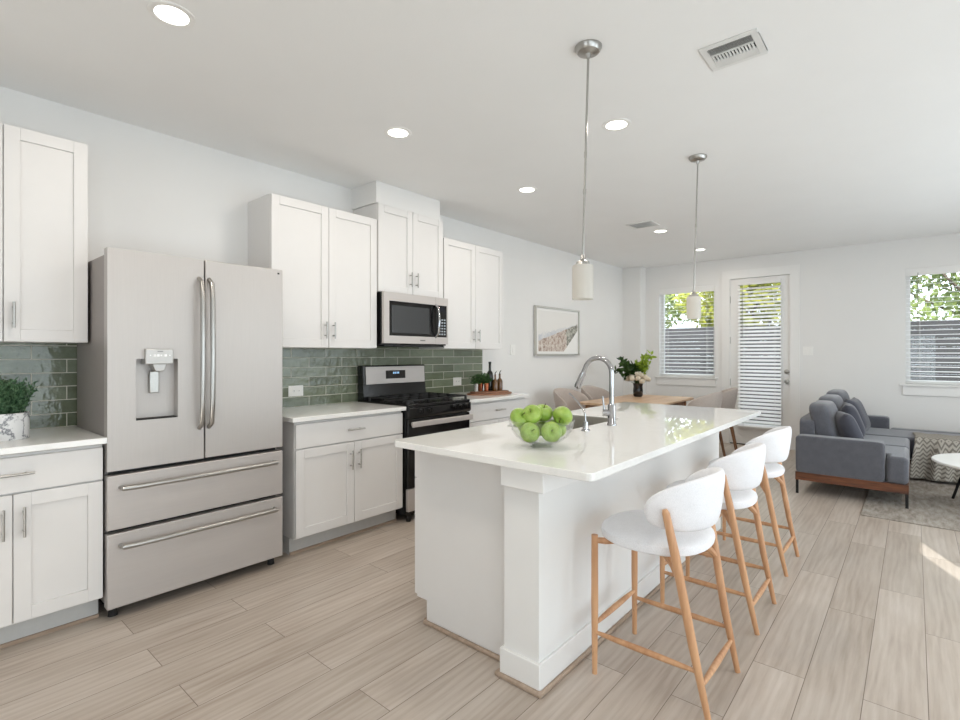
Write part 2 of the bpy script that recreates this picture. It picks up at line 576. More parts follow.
def tag(o, label=None, cat=None, group=None, kind=None):
    if label: o['label'] = label
    if cat: o['category'] = cat
    if group: o['group'] = group
    if kind: o['kind'] = kind
    return o
def thing(name, loc, label, cat, group=None):
    o = bpy.data.objects.new(name, None)
    o.empty_display_size = .05
    COL.objects.link(o)
    o.location = loc
    WPOS[o] = Vector(loc)
    return tag(o, label, cat, group)
def struct(o):
    o['kind'] = 'structure'; return o
def dup(src, loc, rz=None, label=None, group=None, parent=None):
    c = src.copy(); COL.objects.link(c)
    if parent is None:
        c.location = loc
        if rz is not None: c.rotation_euler = (0, 0, rz)
        if label: c['label'] = label
        if group: c['group'] = group
    else:
        c.parent = parent
    for ch in list(src.children):
        dup(ch, None, parent=c)
    return c

# ================================================================== SETTING
b = MB().box(-.15, XR + .15, YF - .15, YB + .15, -.08, 0)
struct(b.build('floor', FLOOR, smooth=0))
b = MB().box(-.15, XR + .15, YF - .15, YB + .15, H, H + .12)
struct(b.build('ceiling', CEIL, smooth=0))
struct(MB().box(-.4, XR + .4, YF - .4, YB + .3, H + .12, 4.4).build('shade_block', WALL, smooth=0))  # unseen block added above the ceiling to keep sun off the fence
struct(MB().box(-.15, 0, YF - .15, YB + .15, 0, H).build('wall_left', WALL, smooth=0))

def wall_with_holes(name, axis, pos0, pos1, a0, a1, holes):
    """holes: (u0,u1,z0,z1) cut out of a wall running a0..a1"""
    m = MB()
    def put(u0, u1, z0, z1):
        if u1 - u0 < 1e-4 or z1 - z0 < 1e-4: return
        if axis == 'y': m.box(u0, u1, pos0, pos1, z0, z1)
        else: m.box(pos0, pos1, u0, u1, z0, z1)
    holes = sorted(holes)
    u = a0
    for (u0, u1, z0, z1) in holes:
        put(u, u0, 0, H); put(u0, u1, 0, z0); put(u0, u1, z1, H)
        u = u1
    put(u, a1, 0, H)
    return struct(m.build(name, WALL, smooth=0))

W1 = (.53, 1.385, .955, 2.37)
D1 = (1.585, 2.38, .0, 2.44)
W2 = (3.60, 4.52, .945, 2.37)
wall_with_holes('wall_back', 'y', YB, YB + .15, -.15, XR + .15, [W1, D1, W2])
RW1 = (-2.2, -.7, .06, 2.13)
SUN_SLIT = (-.375, .30, .30, 2.64)  # unseen slit added and sized to throw the narrow sun streak
RW4 = (.5, 2.1, .06, 2.13)
RW2 = (2.6, 6.9, .06, 2.26)
wall_with_holes('wall_right', 'x', XR, XR + .15, YF, YB, [RW1, SUN_SLIT, RW4, RW2])
FW1 = (2.2, 4.2, .1, 1.95)  # unseen window added behind the camera, sized for the daylight it gives
wall_with_holes('wall_front', 'y', YF - .15, YF, 0, XR + .15, [FW1])

# pier in the far left corner and the chase over the microwave cabinet
struct(MB().box(0, .31, 7.955, YB, 0, H).build('trim_1', WALL, smooth=0))
struct(MB().box(0, .338, 2.612, 3.345, 2.566, H).build('trim_2', WALL, smooth=0))

# baseboards
def bb(name, *boxes):
    m = MB()
    for q in boxes: m.box(*q)
    return struct(m.build(name, TRIM, bevel=.004))
bb('baseboard_left', (0, .014, 4.33, 7.955, 0, .11), (0, .014, YF, .03, 0, .11))
bb('baseboard_back', (.31, 1.485, YB - .014, YB, 0, .11), (2.48, XR, YB - .014, YB, 0, .11))
bb('baseboard_right', (XR - .014, XR, YF, YB, 0, .055))
bb('baseboard_front', (0, 2.2, YF, YF + .014, 0, .08), (4.2, XR, YF, YF + .014, 0, .08))

def window(name, axis, pos, u0, u1, z0, z1, mullions=(), sill=True, d=.10):
    """frame + pane set deep in the wall opening, sill board and apron inside. axis y: wall runs along x"""
    s = 1 if axis in ('y+', 'x+') else -1
    def bx(m, a0, a1, p0, p1, q0, q1):
        if axis[0] == 'y': m.box(a0, a1, pos + s * p0, pos + s * p1, q0, q1)
        else: m.box(pos + s * p0, pos + s * p1, a0, a1, q0, q1)
        return m
    f = MB(); w = .045
    bx(f, u0, u0 + w, d, d + .05, z0, z1); bx(f, u1 - w, u1, d, d + .05, z0, z1)
    bx(f, u0 + w, u1 - w, d, d + .05, z0, z0 + w); bx(f, u0 + w, u1 - w, d, d + .05, z1 - w, z1)
    for mu in mullions:
        bx(f, mu - .025, mu + .025, d, d + .05, z0 + w, z1 - w)
    root = struct(f.build(name, TRIM))
    bx(MB(), u0 + w, u1 - w, d + .022, d + .028, z0 + w, z1 - w).build('window_pane', GLASSPANE, root, smooth=0)
    if sill:
        bx(MB(), u0 - .055, u1 + .045, -.035, d, z0 - .012, z0 + .012).build('window_sill', TRIM, root, bevel=.004)
        bx(MB(), u0 - .03, u1 + .02, -.016, 0, z0 - .125, z0 - .012).build('window_apron', TRIM, root, bevel=.004)
    return root
window('window_1', 'y+', YB, *W1)
window('window_2', 'y+', YB, *W2)
window('window_3', 'x+', XR, *RW1, mullions=(-1.45,), sill=False)
window('window_4', 'x+', XR, *RW2, mullions=(4.03, 5.46), sill=False)
window('added_sun_slit', 'x+', XR, *SUN_SLIT, sill=False)
window('window_7', 'x+', XR, *RW4, mullions=(1.3,), sill=False)
window('added_window_5', 'y-', YF, *FW1, mullions=(3.2,), sill=False)
def portal(loc, rot, sx, sy):
    l = bpy.data.lights.new('window_daylight', 'AREA'); l.shape = 'RECTANGLE'; l.size = sx; l.size_y = sy
    l.cycles.is_portal = True
    o = bpy.data.objects.new('window_daylight', l); COL.objects.link(o)
    o.location = loc; o.rotation_euler = rot
portal((XR + .16, -1.45, 1.1), (0, radians(90), 0), 2.07, 1.5)
portal((XR + .16, -.04, 1.47), (0, radians(90), 0), 2.34, .57)
portal((XR + .16, 1.3, 1.1), (0, radians(90), 0), 2.07, 1.6)
portal((XR + .16, 4.75, 1.16), (0, radians(90), 0), 2.2, 4.3)
portal((3.2, YF - .16, 1.02), (radians(90), 0, 0), 2.0, 1.85)
portal((.957, YB + .16, 1.66), (radians(-90), 0, 0), .855, 1.41)
portal((4.06, YB + .16, 1.66), (radians(-90), 0, 0), .92, 1.42)
portal((1.985, YB + .16, 1.3), (radians(-90), 0, 0), .53, 2.06)

# glazed back door
DG = (1.722, 2.262, .25, 2.345)
m = MB()
yl0, yl1 = YB + .012, YB + .056
m.box(1.597, DG[0], yl0, yl1, .012, 2.43); m.box(DG[1], 2.368, yl0, yl1, .012, 2.43)
m.box(DG[0], DG[1], yl0, yl1, .012, DG[2]); m.box(DG[0], DG[1], yl0, yl1, DG[3], 2.43)
door = struct(m.build('door_1', TRIM))
m = MB()
for (a0, a1, q0, q1) in ((DG[0] - .018, DG[0] + .008, DG[2] - .018, DG[3] + .018), (DG[1] - .008, DG[1] + .018, DG[2] - .018, DG[3] + .018),
                         (DG[0] + .008, DG[1] - .008, DG[2] - .018, DG[2] + .008), (DG[0] + .008, DG[1] - .008, DG[3] - .008, DG[3] + .018)):
    m.box(a0, a1, yl0 - .008, yl0, q0, q1)
m.build('glazing_bead', TRIM, door, bevel=.003)
MB().box(DG[0], DG[1], YB + .040, YB + .045, DG[2], DG[3]).build('door_pane', GLASSPANE, door, smooth=0)
m = MB()
m.box(1.487, 1.583, YB - .018, YB, 0, 2.555); m.box(2.386, 2.484, YB - .018, YB, 0, 2.555); m.box(1.583, 2.386, YB - .018, YB, 2.455, 2.555)
m.box(1.583, 1.596, YB - .018, YB + .12, 0, 2.455); m.box(2.369, 2.386, YB - .018, YB + .12, 0, 2.455); m.box(1.596, 2.369, YB - .018, YB + .12, 2.434, 2.455)
m.build('door_casing', TRIM, door)
MB().box(1.596, 2.369, YB - .005, YB + .14, 0, .012).build('threshold', METALBLK, door)
for zz in (2.13, 1.53, .91, ):
    MB().tube([(1.597, YB + .006, zz - .05), (1.597, YB + .006, zz + .05)], .007, 8).build('hinge', NICKEL, door)
k = MB().lathe([(0, 0), (.032, 0), (.032, -.006), (.012, -.01), (.012, -.035), (.024, -.045), (.028, -.06), (.02, -.07), (0, -.072)], (2.328, yl0, .945), 20, 'y')
k.build('door_knob', NICKEL, door)
k = MB().lathe([(0, 0), (.031, 0), (.031, -.014), (.022, -.02), (0, -.02)], (2.328, yl0, 1.08), 20, 'y')
k.build('deadbolt', NICKEL, door)

# ---- outside: paving, board fence, trees
struct(MB().box(-14, 22, YB + .15, 26, -.14, -.06).build('ground', GROUND, smooth=0))
fz = 1.87
fence = thing('board_fence', (3, 11.0, -.06), 'grey horizontal board fence outside beyond the back windows', 'fence')
m = MB(); z = -.02
while z < fz - .02:
    m.box(-7, 13, 10.98, 11.0, z, min(z + .1445, fz)); z += .146
m.build('fence_boards', FENCE, fence)
for px in [-6.9 + 2.4 * i for i in range(9)]:
    MB().box(px, px + .09, 11.0, 11.09, -.06, fz).build('fence_post', FENCE, fence)

def leaves(m, c, rad, n, size, shell=.5, rnd=random):
    for _ in range(n):
        d = Vector((rnd.gauss(0, 1), rnd.gauss(0, 1), rnd.gauss(0, 1))).normalized()
        r = shell + (1 - shell) * rnd.random() ** .5
        p = Vector(c) + Vector((d.x * rad[0] * r, d.y * rad[1] * r, d.z * rad[2] * r))
        a = Vector((rnd.gauss(0, 1), rnd.gauss(0, 1), rnd.gauss(0, 1))).normalized()
        q = a.orthogonal().normalized()
        s = size * (.6 + .8 * rnd.random())
        m.add([p - a * s, p + q * s * .45, p + a * s, p - q * s * .45], [(0, 1, 2, 3)])
def tree(loc, h, spread, lm, label, n, seed, blobs=9):
    rr = random.Random(seed)
    t = thing('garden_tree', loc, label, 'tree', 'trees beyond the garden fence')
    x, y, z0 = loc
    tr = MB()
    tr.tube([(x, y, z0), (x + .06, y, z0 + h * .3), (x - .03, y + .05, z0 + h * .6)], [.11, .08, .05], 8)
    for i in range(6):
        an = i * 1.05 + rr.random()
        zz = z0 + h * (.3 + .05 * i)
        tr.tube([(x, y, zz), (x + cos(an) * spread * .5, y + sin(an) * spread * .3, zz + h * .16), (x + cos(an) * spread * .8, y + sin(an) * spread * .5, zz + h * .28)], [.04, .026, .012], 6)
    tr.build('trunk', BARK, t)
    fo = MB()
    for i in range(blobs):
        an = rr.random() * 2 * pi
        r = spread * .75 * rr.random() ** .5
        c = (x + cos(an) * r, y + sin(an) * r * .7, z0 + h * (.42 + .5 * rr.random()))
        leaves(fo, c, (spread * .42, spread * .4, h * .14), n // blobs, .085, .3, rr)
    o = fo.build('foliage', lm, t, smooth=0)
    return t
tree((-3.4, 14.6, -.06), 5.0, 2.3, TREELEAF2, 'leafy green tree beyond the fence, seen through the window left of the door', 6000, 3, 16)
tree((.75, 13.4, -.06), 4.4, 1.7, TREELEAF, 'yellow green tree beyond the fence, seen through the glass of the door', 6000, 4, 16)
tree((4.9, 14.2, -.06), 4.6, 2.3, TREELEAF2, 'green tree beyond the fence, seen through the window above the sofa', 6000, 5, 16)

# ================================================================== LARGE FITTED THINGS
def shaker(y0, y1, z0, z1, xf, s=1, parent=None, name='door', flat=False):
    """door or drawer front whose back lies on plane x = xf, facing s*X"""
    g = .0018
    y0 += g; y1 -= g; z0 += g; z1 -= g
    m = MB(); t = .02; st = .06
    def bx(a0, a1, q0, q1, d0, d1):
        xa, xb = sorted((xf + s * d0, xf + s * d1)); m.box(xa, xb, a0, a1, q0, q1)
    if flat:
        bx(y0, y1, z0, z1, 0, t)
    else:
        bx(y0, y0 + st, z0, z1, 0, t); bx(y1 - st, y1, z0, z1, 0, t)
        bx(y0 + st, y1 - st, z0, z0 + st, 0, t); bx(y0 + st, y1 - st, z1 - st, z1, 0, t)
        bx(y0 + st, y1 - st, z0 + st, z1 - st, 0, t - .009)
    return m.build(name, CAB, parent, bevel=.0015, segs=1)
def pull(parent, xf, y, z, length, vertical=True, s=1):
    """bar pull on two posts"""
    m = MB(); r = .0055; off = .032
    x = xf + s * off
    h = length / 2
    if vertical:
        m.tube([(x, y, z - h), (x, y, z + h)], r, 10)
        for q in (-h * .62, h * .62): m.tube([(xf, y, z + q), (x, y, z + q)], r * .8, 8)
    else:
        m.tube([(x, y - h, z), (x, y + h, z)], r, 10)
        for q in (-h * .62, h * .62): m.tube([(xf, y + q, z), (x, y + q, z)], r * .8, 8)
    return m.build('handle', NICKEL, parent)

def base_cabinet(y0, y1, label, drawer=True):
    c = thing('base_cabinet', (0, (y0 + y1) / 2, 0), label, 'cabinet')
    m = MB(); m.box(.004, .61, y0, y1, .114, .876)
    m.build('body', CAB, c)
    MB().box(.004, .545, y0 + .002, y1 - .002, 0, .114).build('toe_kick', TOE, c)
    MB().box(.545, .556, y0 + .002, y1 - .002, 0, .016).build('shoe_moulding', GREIGE, c)
    ym = (y0 + y1) / 2
    d = shaker(y0, y1, .705, .866, .61, 1, c, 'drawer', True)
    pull(d, .63, ym, .79, .14, False)
    d = shaker(y0, ym, .122, .700, .61, 1, c); pull(d, .63, ym - .035, .575, .135)
    d = shaker(ym, y1, .122, .700, .61, 1, c); pull(d, .63, ym + .035, .575, .135)
    return c
def wall_cabinet(y0, y1, z0, z1, label):
    c = thing('wall_cabinet', (0, (y0 + y1) / 2, z0), label, 'cabinet')
    MB().box(.002, .325, y0, y1, z0, z1).build('body', CAB, c)
    ym = (y0 + y1) / 2
    hz = z0 + .13
    d = shaker(y0, ym, z0, z1, .325, 1, c); pull(d, .345, ym - .035, hz, .125)
    d = shaker(ym, y1, z0, z1, .325, 1, c); pull(d, .345, ym + .035, hz, .125)
    return c
base_cabinet(.042, .706, 'white shaker base cabinet at the left edge, under the marble plant pot')
base_cabinet(1.735, 2.643, 'white shaker base cabinet between the refrigerator and the black range')
base_cabinet(3.41, 4.30, 'white base cabinet right of the range, under the bottle tray')
wall_cabinet(.042, .706, 1.385, 2.437, 'white shaker wall cabinet at the left edge, left of the refrigerator')
wall_cabinet(1.716, 2.614, 1.372, 2.424, 'wide white wall cabinet between the refrigerator and the microwave')
wall_cabinet(2.626, 3.382, 1.838, 2.564, 'short white wall cabinet directly above the microwave')
wall_cabinet(3.392, 4.288, 1.376, 2.414, 'white wall cabinet to the right of the microwave')

def worktop(y0, y1, label):
    m = MB().box(.009, .658, y0, y1, .884, .914)
    o = m.build('worktop', QUARTZ, bevel=.003)
    return tag(o, label, 'countertop')
worktop(.036, .716, 'white quartz worktop under the marble plant pot left of the refrigerator')
worktop(1.70, 2.655, 'white quartz worktop between the refrigerator and the range')
worktop(3.402, 4.33, 'white quartz worktop right of the range holding the wooden tray')
tag(MB().box(.001, .009, .036, .735, .914, 1.385).build('tile_backsplash', TILE, smooth=0),
    'olive green glazed tile backsplash at the left edge beside the refrigerator', 'backsplash')
m = MB(); m.box(.001, .009, 1.66, 2.612, .914, 1.372); m.box(.001, .009, 2.612, 3.385, .914, 1.40); m.box(.001, .009, 3.385, 4.345, .914, 1.376)
tag(m.build('tile_backsplash', TILE, smooth=0), 'green glazed tile backsplash behind the range', 'backsplash')

# ---- refrigerator
fr = thing('refrigerator', (.35, 1.172, 0), 'stainless steel french door refrigerator with two bottom drawers', 'refrigerator')
FY0, FY1, FX = .715, 1.629, .66
MB().box(.03, .59, FY0 + .004, FY1 - .004, .07, 1.825).build('cabinet', FRIDGESIDE, fr, bevel=.004)
MB().box(.59, .603, FY0 + .02, FY1 - .02, .09, 1.82).build('door_gasket', DARK, fr)
FM = 1.166
DY0, DY1, DZ0, DZ1 = .836, 1.03, .985, 1.30   # dispenser recess
m = MB()
m.box(.603, FX, FY0, DY0, .743, 1.852); m.box(.603, FX, DY1, FM - .0045, .743, 1.852)
m.box(.603, FX, DY0, DY1, .743, DZ0); m.box(.603, FX, DY0, DY1, DZ1, 1.852)
m.box(.603, .606, DY0, DY1, DZ0, DZ1)
fd = m.build('door', STEELV, fr)
fd2 = MB().box(.603, FX, FM + .0045, FY1, .743, 1.852).build('door', STEELV, fr, bevel=.004)
for d, y in ((fd, FM - .028), (fd2, FM + .024)):
    h = MB()
    h.tube([(FX - .002, y, .915), (FX + .035, y, .94), (FX + .048, y, 1.05), (FX + .054, y, 1.33), (FX + .048, y, 1.62), (FX + .035, y, 1.72), (FX - .002, y, 1.745)], [.012, .013, .013, .013, .013, .013, .012], 12)
    h.build('handle', NICKEL, d)
MB().box(FX, FX + .002, FY1 - .035, FY1 - .023, 1.822, 1.832).build('badge', DARK, fd2)
# dispenser
dp = MB().box(.606, FX + .022, DY0 + .036, DY0 + .166, 1.272, 1.352)
dpo = dp.build('dispenser_panel', SILVERPANEL, fd, bevel=.004)
ic = MB()
for (a, z, w, h) in ((.058, 1.318, .006, .006), (.078, 1.318, .012, .012), (.094, 1.318, .012, .012), (.108, 1.318, .008, .008), (.128, 1.318, .012, .012), (.148, 1.318, .006, .006)):
    ic.box(FX + .022, FX + .0228, DY0 + a - w / 2 + .0, DY0 + a + w / 2, z - h / 2, z + h / 2)
ic.build('lit_icons', ICON, dpo)
ic = MB()
ic.box(FX + .022, FX + .0226, DY0 + .09, DY0 + .116, 1.337, 1.341)
ic.build('panel_print', ICOND, dpo)
m = MB(); m.prism([(DY0 + .07, 1.275), (DY0 + .14, 1.275), (DY0 + .125, 1.235), (DY0 + .085, 1.235)], 'x', .606, FX + .012)
m.build('water_spout', SILVERPANEL, fd, bevel=.003)
MB().box(.612, .630, DY0 + .07, DY0 + .115, 1.12, 1.235).build('dispenser_paddle', NICKEL, fd, bevel=.004)
MB().box(.606, FX - .004, DY0 + .004, DY1 - .004, DZ0, DZ0 + .006).build('drip_tray', DARK, fd)
for (z0, z1) in ((.450, .720), (.060, .430)):
    d = MB().box(.603, FX, FY0, FY1, z0, z1).build('drawer', STEEL, fr, bevel=.004)
    h = MB(); zz = z1 - .062
    h.tube([(FX - .002, FY0 + .055, zz), (FX + .04, FY0 + .06, zz), (FX + .046, FY0 + .12, zz), (FX + .05, FM, zz), (FX + .046, FY1 - .12, zz), (FX + .04, FY1 - .06, zz), (FX - .002, FY1 - .055, zz)], [.011, .012, .012, .012, .012, .012, .011], 10)
    h.build('handle', NICKEL, d)
MB().box(.2, .50, FY0 + .02, FY1 - .02, .035, .07).build('grille', DARK, fr)
for y in (FY0 + .04, FY1 - .04):
    for x in (.1, .585):
        MB().tube([(x, y, 0), (x, y, .04)], [.022, .018], 10).build('foot', DARK, fr)

# ---- microwave
mw = thing('microwave', (.2, 3.005, 1.40), 'stainless over-range microwave with dark window above the black range', 'microwave')
MY0, MY1, MZ0, MZ1 = 2.632, 3.376, 1.402, 1.834
MB().box(.01, .385, MY0, MY1, MZ0, MZ1).build('case', BLACK, mw, bevel=.003)
DYE = 3.215
m = MB()
m.box(.385, .412, MY0, MY0 + .055, MZ0 + .012, MZ1); m.box(.385, .412, MY0 + .055, DYE, MZ0 + .012, MZ0 + .075)
m.box(.385, .412, MY0 + .055, DYE, MZ1 - .07, MZ1)
md = m.build('door', STEEL, mw)
MB().box(.385, .406, MY0 + .055, DYE, MZ0 + .075, MZ1 - .07).build('door_glass', BLACKGLASS, md)
MB().box(.406, .4075, MY0 + .085, DYE - .07, MZ0 + .10, MZ1 - .105).build('window', MWGLASS, md)
h = MB(); hy = DYE + .004
h.tube([(.405, hy, MZ0 + .07), (.445, hy, MZ0 + .11), (.458, hy, (MZ0 + MZ1) / 2), (.445, hy, MZ1 - .10), (.405, hy, MZ1 - .065)], [.011, .012, .012, .012, .011], 10)
h.build('handle', CHROME, md)
m = MB()
m.box(.385, .412, DYE + .002, MY1, MZ0 + .012, MZ0 + .075); m.box(.385, .412, DYE + .002, MY1, MZ1 - .07, MZ1); m.box(.385, .412, MY1 - .016, MY1, MZ0 + .075, MZ1 - .07)
m.build('control_surround', STEEL, mw)
cp = MB().box(.385, .409, DYE + .002, MY1 - .016, MZ0 + .075, MZ1 - .07).build('control_panel', BLACKGLASS, mw)
kp = MB()
for r_ in range(6):
    for c_ in range(3):
        yy = DYE + .045 + c_ * .032; zz = MZ0 + .095 + r_ * .026
        kp.box(.409, .4096, yy, yy + .022, zz, zz + .014)
kp.build('keypad', KEYPAD, cp)
MB().box(.409, .4097, DYE + .045, DYE + .12, MZ1 - .125, MZ1 - .09).build('display', DISPLAY, cp)
MB().box(.412, .4126, 3.03, 3.09, MZ0 + .036, MZ0 + .046).build('badge', ICOND, md)
MB().box(.06, .38, MY0 + .03, MY1 - .03, MZ0 - .012, MZ0).build('vent_underside', IRON, mw)

# ---- gas range
rg = thing('gas_range', (.35, 3.03, 0), 'black and stainless gas range between the white base cabinets', 'stove')
RY0, RY1 = 2.660, 3.388
MB().box(.02, .64, RY0, RY1, .05, .900).build('body', BLACK, rg, bevel=.003)
MB().box(.02, .672, RY0 - .002, RY1 + .002, .900, .926).build('cooktop', BLACK, rg, bevel=.006)
m = MB().prism([(.02, .926), (.11, .926), (.095, 1.06), (.02, 1.06)], 'y', RY0, RY1)
m.build('backguard_base', BLACK, rg, bevel=.003)
bgp = MB().prism([(.02, 1.06), (.098, 1.055), (.088, 1.225), (.02, 1.225)], 'y', RY0, RY1).build('backguard', BLACK, rg, bevel=.006)
MB().prism([(.098, 1.062), (.102, 1.062), (.094, 1.214), (.088, 1.214)], 'y', RY0 + .03, RY1 - .012).build('backguard_panel', STEEL, bgp, bevel=.003)
MB().prism([(.100, 1.105), (.1035, 1.105), (.1005, 1.178), (.097, 1.178)], 'y', 2.905, 3.13).build('clock_display', BLACKGLASS, bgp)
dg = MB()
for yy in (2.985, 3.003, 3.026, 3.044):
    dg.box(.1022, .1032, yy, yy + .011, 1.148, 1.164)
dg.build('clock_digits', DIGIT, bgp)
fp = MB().prism([(.64, .817), (.672, .817), (.685, .835), (.682, .900), (.64, .900)], 'y', RY0, RY1).build('control_panel', BLACK, rg, bevel=.003)
for yy in (2.785, 2.875, 3.17, 3.245, 3.32):
    k = MB().lathe([(0, 0), (.024, 0), (.024, .008), (.021, .012), (.019, .034), (0, .036)], (.683, yy, .872), 20, 'x')
    k.box(.716, .725, yy - .004, yy + .004, .854, .890)
    k.build('knob', BLACK, fp)
od = MB().box(.64, .672, RY0 + .004, RY1 - .004, .268, .812).build('oven_door', BLACK, rg, bevel=.004)
MB().box(.672, .674, RY0 + .10, RY1 - .10, .36, .69).build('oven_window', OVENGLASS, od)
h = MB(); zz = .775
h.box(.700, .722, RY0 + .01, RY1 - .01, zz - .024, zz + .02)
h.box(.67, .705, RY0 + .03, RY0 + .055, zz - .014, zz + .012); h.box(.67, .705, RY1 - .055, RY1 - .03, zz - .014, zz + .012)
h.build('oven_handle', STEEL, od, bevel=.006)
MB().box(.64, .670, RY0 + .004, RY1 - .004, .085, .26).build('storage_drawer', STEEL, rg, bevel=.004)
for y in (RY0 + .04, RY1 - .04):
    for x in (.08, .63):
        MB().tube([(x, y, 0), (x, y, .052)], [.02, .016], 10).build('foot', BLACK, rg)
for yc in (RY0 + .135, (RY0 + RY1) / 2, RY1 - .135):
    g = MB(); hw = .112; z = .956
    for yy in (yc - hw, yc + hw): g.box(.15, .645, yy - .006, yy + .006, z - .006, z + .006)
    for xx in (.155, .40, .64): g.box(xx - .006, xx + .006, yc - hw, yc + hw, z - .006, z + .006)
    g.box(.15, .645, yc - .005, yc + .005, z - .006, z + .006)
    for xx in (.28, .52): g.box(xx - .005, xx + .005, yc - hw, yc + hw, z - .006, z + .006)
    for xx in (.155, .64):
        for yy in (yc - hw, yc + hw): g.box(xx - .008, xx + .008, yy - .008, yy + .008, .926, z)
    g.build('grate', IRON, rg)
for (x, y) in ((.28, RY0 + .135), (.52, RY0 + .135), (.28, RY1 - .135), (.52, RY1 - .135), (.40, (RY0 + RY1) / 2)):
    MB().lathe([(.05, .926), (.045, .934), (.03, .936), (.03, .942), (0, .942)], (x, y, 0), 20).build('burner', IRON, rg)

# ---- island
isl = thing('kitchen_island', (2.2, 2.85, 0), 'white kitchen island with panelled end and drywall knee wall', 'island')
IY0, IY1 = 1.735, 4.05
m = MB()
m.box(1.785, 2.392, IY0, 2.27, .114, .884); m.box(1.785, 2.392, 3.08, IY1, .114, .884)
m.box(1.785, 2.392, 2.27, 3.08, .114, .69); m.box(1.785, 1.885, 2.27, 3.08, .69, .884); m.box(2.275, 2.392, 2.27, 3.08, .69, .884)
m.build('cabinet_body', CAB, isl)
MB().box(1.852, 2.392, IY0 + .003, IY1, 0, .114).build('toe_kick', CAB, isl)
m = MB().box(1.844, 2.376, IY0 - .016, IY0 + .003, 0, .018); m.box(1.832, 1.852, IY0, IY1, 0, .018)
m.build('shoe_moulding', GREIGE, isl, bevel=.005)
yy = IY0
for w in (.45, .46, .46, .60, .345):
    d = shaker(yy, yy + w, .122, .705, 1.785, -1, isl)
    if yy > IY0: pull(d, 1.765, yy + w - .04, .58, .13, True, -1)
    d = shaker(yy, yy + w, .705, .87, 1.785, -1, isl, 'drawer', True)
    if yy > IY0: pull(d, 1.765, yy + w / 2, .79, .13, False, -1)
    yy += w
MB().box(2.392, 2.562, 1.664, IY1 + .03, 0, .884).build('knee_wall', WALL, isl)
m = MB(); m.box(2.412, 2.616, 1.612, 1.90, .797, .884)
m.build('capital', TRIM, isl, bevel=.003)
m = MB()
m.box(2.378, 2.574, 1.650, 1.664, 0, .115); m.box(2.562, 2.574, 1.664, IY1 + .03, 0, .115); m.box(2.378, 2.392, 1.664, IY0, 0, .115)
m.build('baseboard', TRIM, isl, bevel=.003)
m = MB()
m.box(2.362, 2.590, 1.634, 1.650, 0, .018); m.box(2.574, 2.590, 1.650, IY1 + .03, 0, .018); m.box(2.362, 2.378, 1.650, IY0 - .016, 0, .018)
m.build('shoe_moulding', GREIGE, isl, bevel=.005)

def slab_with_hole(name, x0, x1, y0, y1, z0, z1, hole, mat, rc=.012):
    bm = bmesh.new()
    def ring(a0, a1, c0, c1, r, n=5):
        pts = []
        for (cx, cy, st) in ((a1 - r, c1 - r, 0), (a0 + r, c1 - r, 90), (a0 + r, c0 + r, 180), (a1 - r, c0 + r, 270)):
            for k in range(n + 1):
                an = radians(st + 90 * k / n)
                pts.append((cx + r * cos(an), cy + r * sin(an)))
        return [bm.verts.new((p[0], p[1], z1)) for p in pts]
    A = ring(x0, x1, y0, y1, rc); B = ring(*hole, .03)
    n = len(A)
    faces = [bm.faces.new((A[k], A[(k + 1) % n], B[(k + 1) % n], B[k])) for k in range(n)]
    ex = bmesh.ops.extrude_face_region(bm, geom=faces)
    for v in ex['geom']:
        if isinstance(v, bmesh.types.BMVert): v.co.z = z0
    bmesh.ops.recalc_face_normals(bm, faces=bm.faces)
    me = bpy.data.meshes.new(name); bm.to_mesh(me); bm.free()
    me.materials.append(mat)
    o = bpy.data.objects.new(name, me); COL.objects.link(o)
    d = o.modifiers.new('bevel', 'BEVEL'); d.width = .003; d.segments = 2; d.limit_method = 'ANGLE'; d.angle_limit = radians(60)
    return o
SK = (1.90, 2.257, 2.30, 3.05)
o = slab_with_hole('island_worktop', 1.785, 2.838, 1.575, 4.14, .884, .914, SK, QUARTZ, .028)
tag(o, 'large white quartz worktop covering the kitchen island', 'countertop')

# undermount sink
sk = MB()
a0, a1, c0, c1 = SK; t = .004; zb = .70
a0 += .001 + t; a1 -= .001 + t; c0 += .001 + t; c1 -= .001 + t; zr = .909
sk.box(a0 - t, a0, c0 - t, c1 + t, zb, zr); sk.box(a1, a1 + t, c0 - t, c1 + t, zb, zr)
sk.box(a0, a1, c0 - t, c0, zb, zr); sk.box(a0, a1, c1, c1 + t, zb, zr); sk.box(a0 - t, a1 + t, c0 - t, c1 + t, zb - t, zb)
sroot = thing('sink', ((a0 + a1) / 2, (c0 + c1) / 2, zb), 'stainless undermount sink set into the island worktop', 'sink')
sk.build('basin', STEELD, sroot)
MB().lathe([(.045, .003), (.04, .004), (.03, .0015), (0, .0015)], ((a0 + a1) / 2, (c0 + c1) / 2, zb), 24).build('drain', CHROME, sroot)

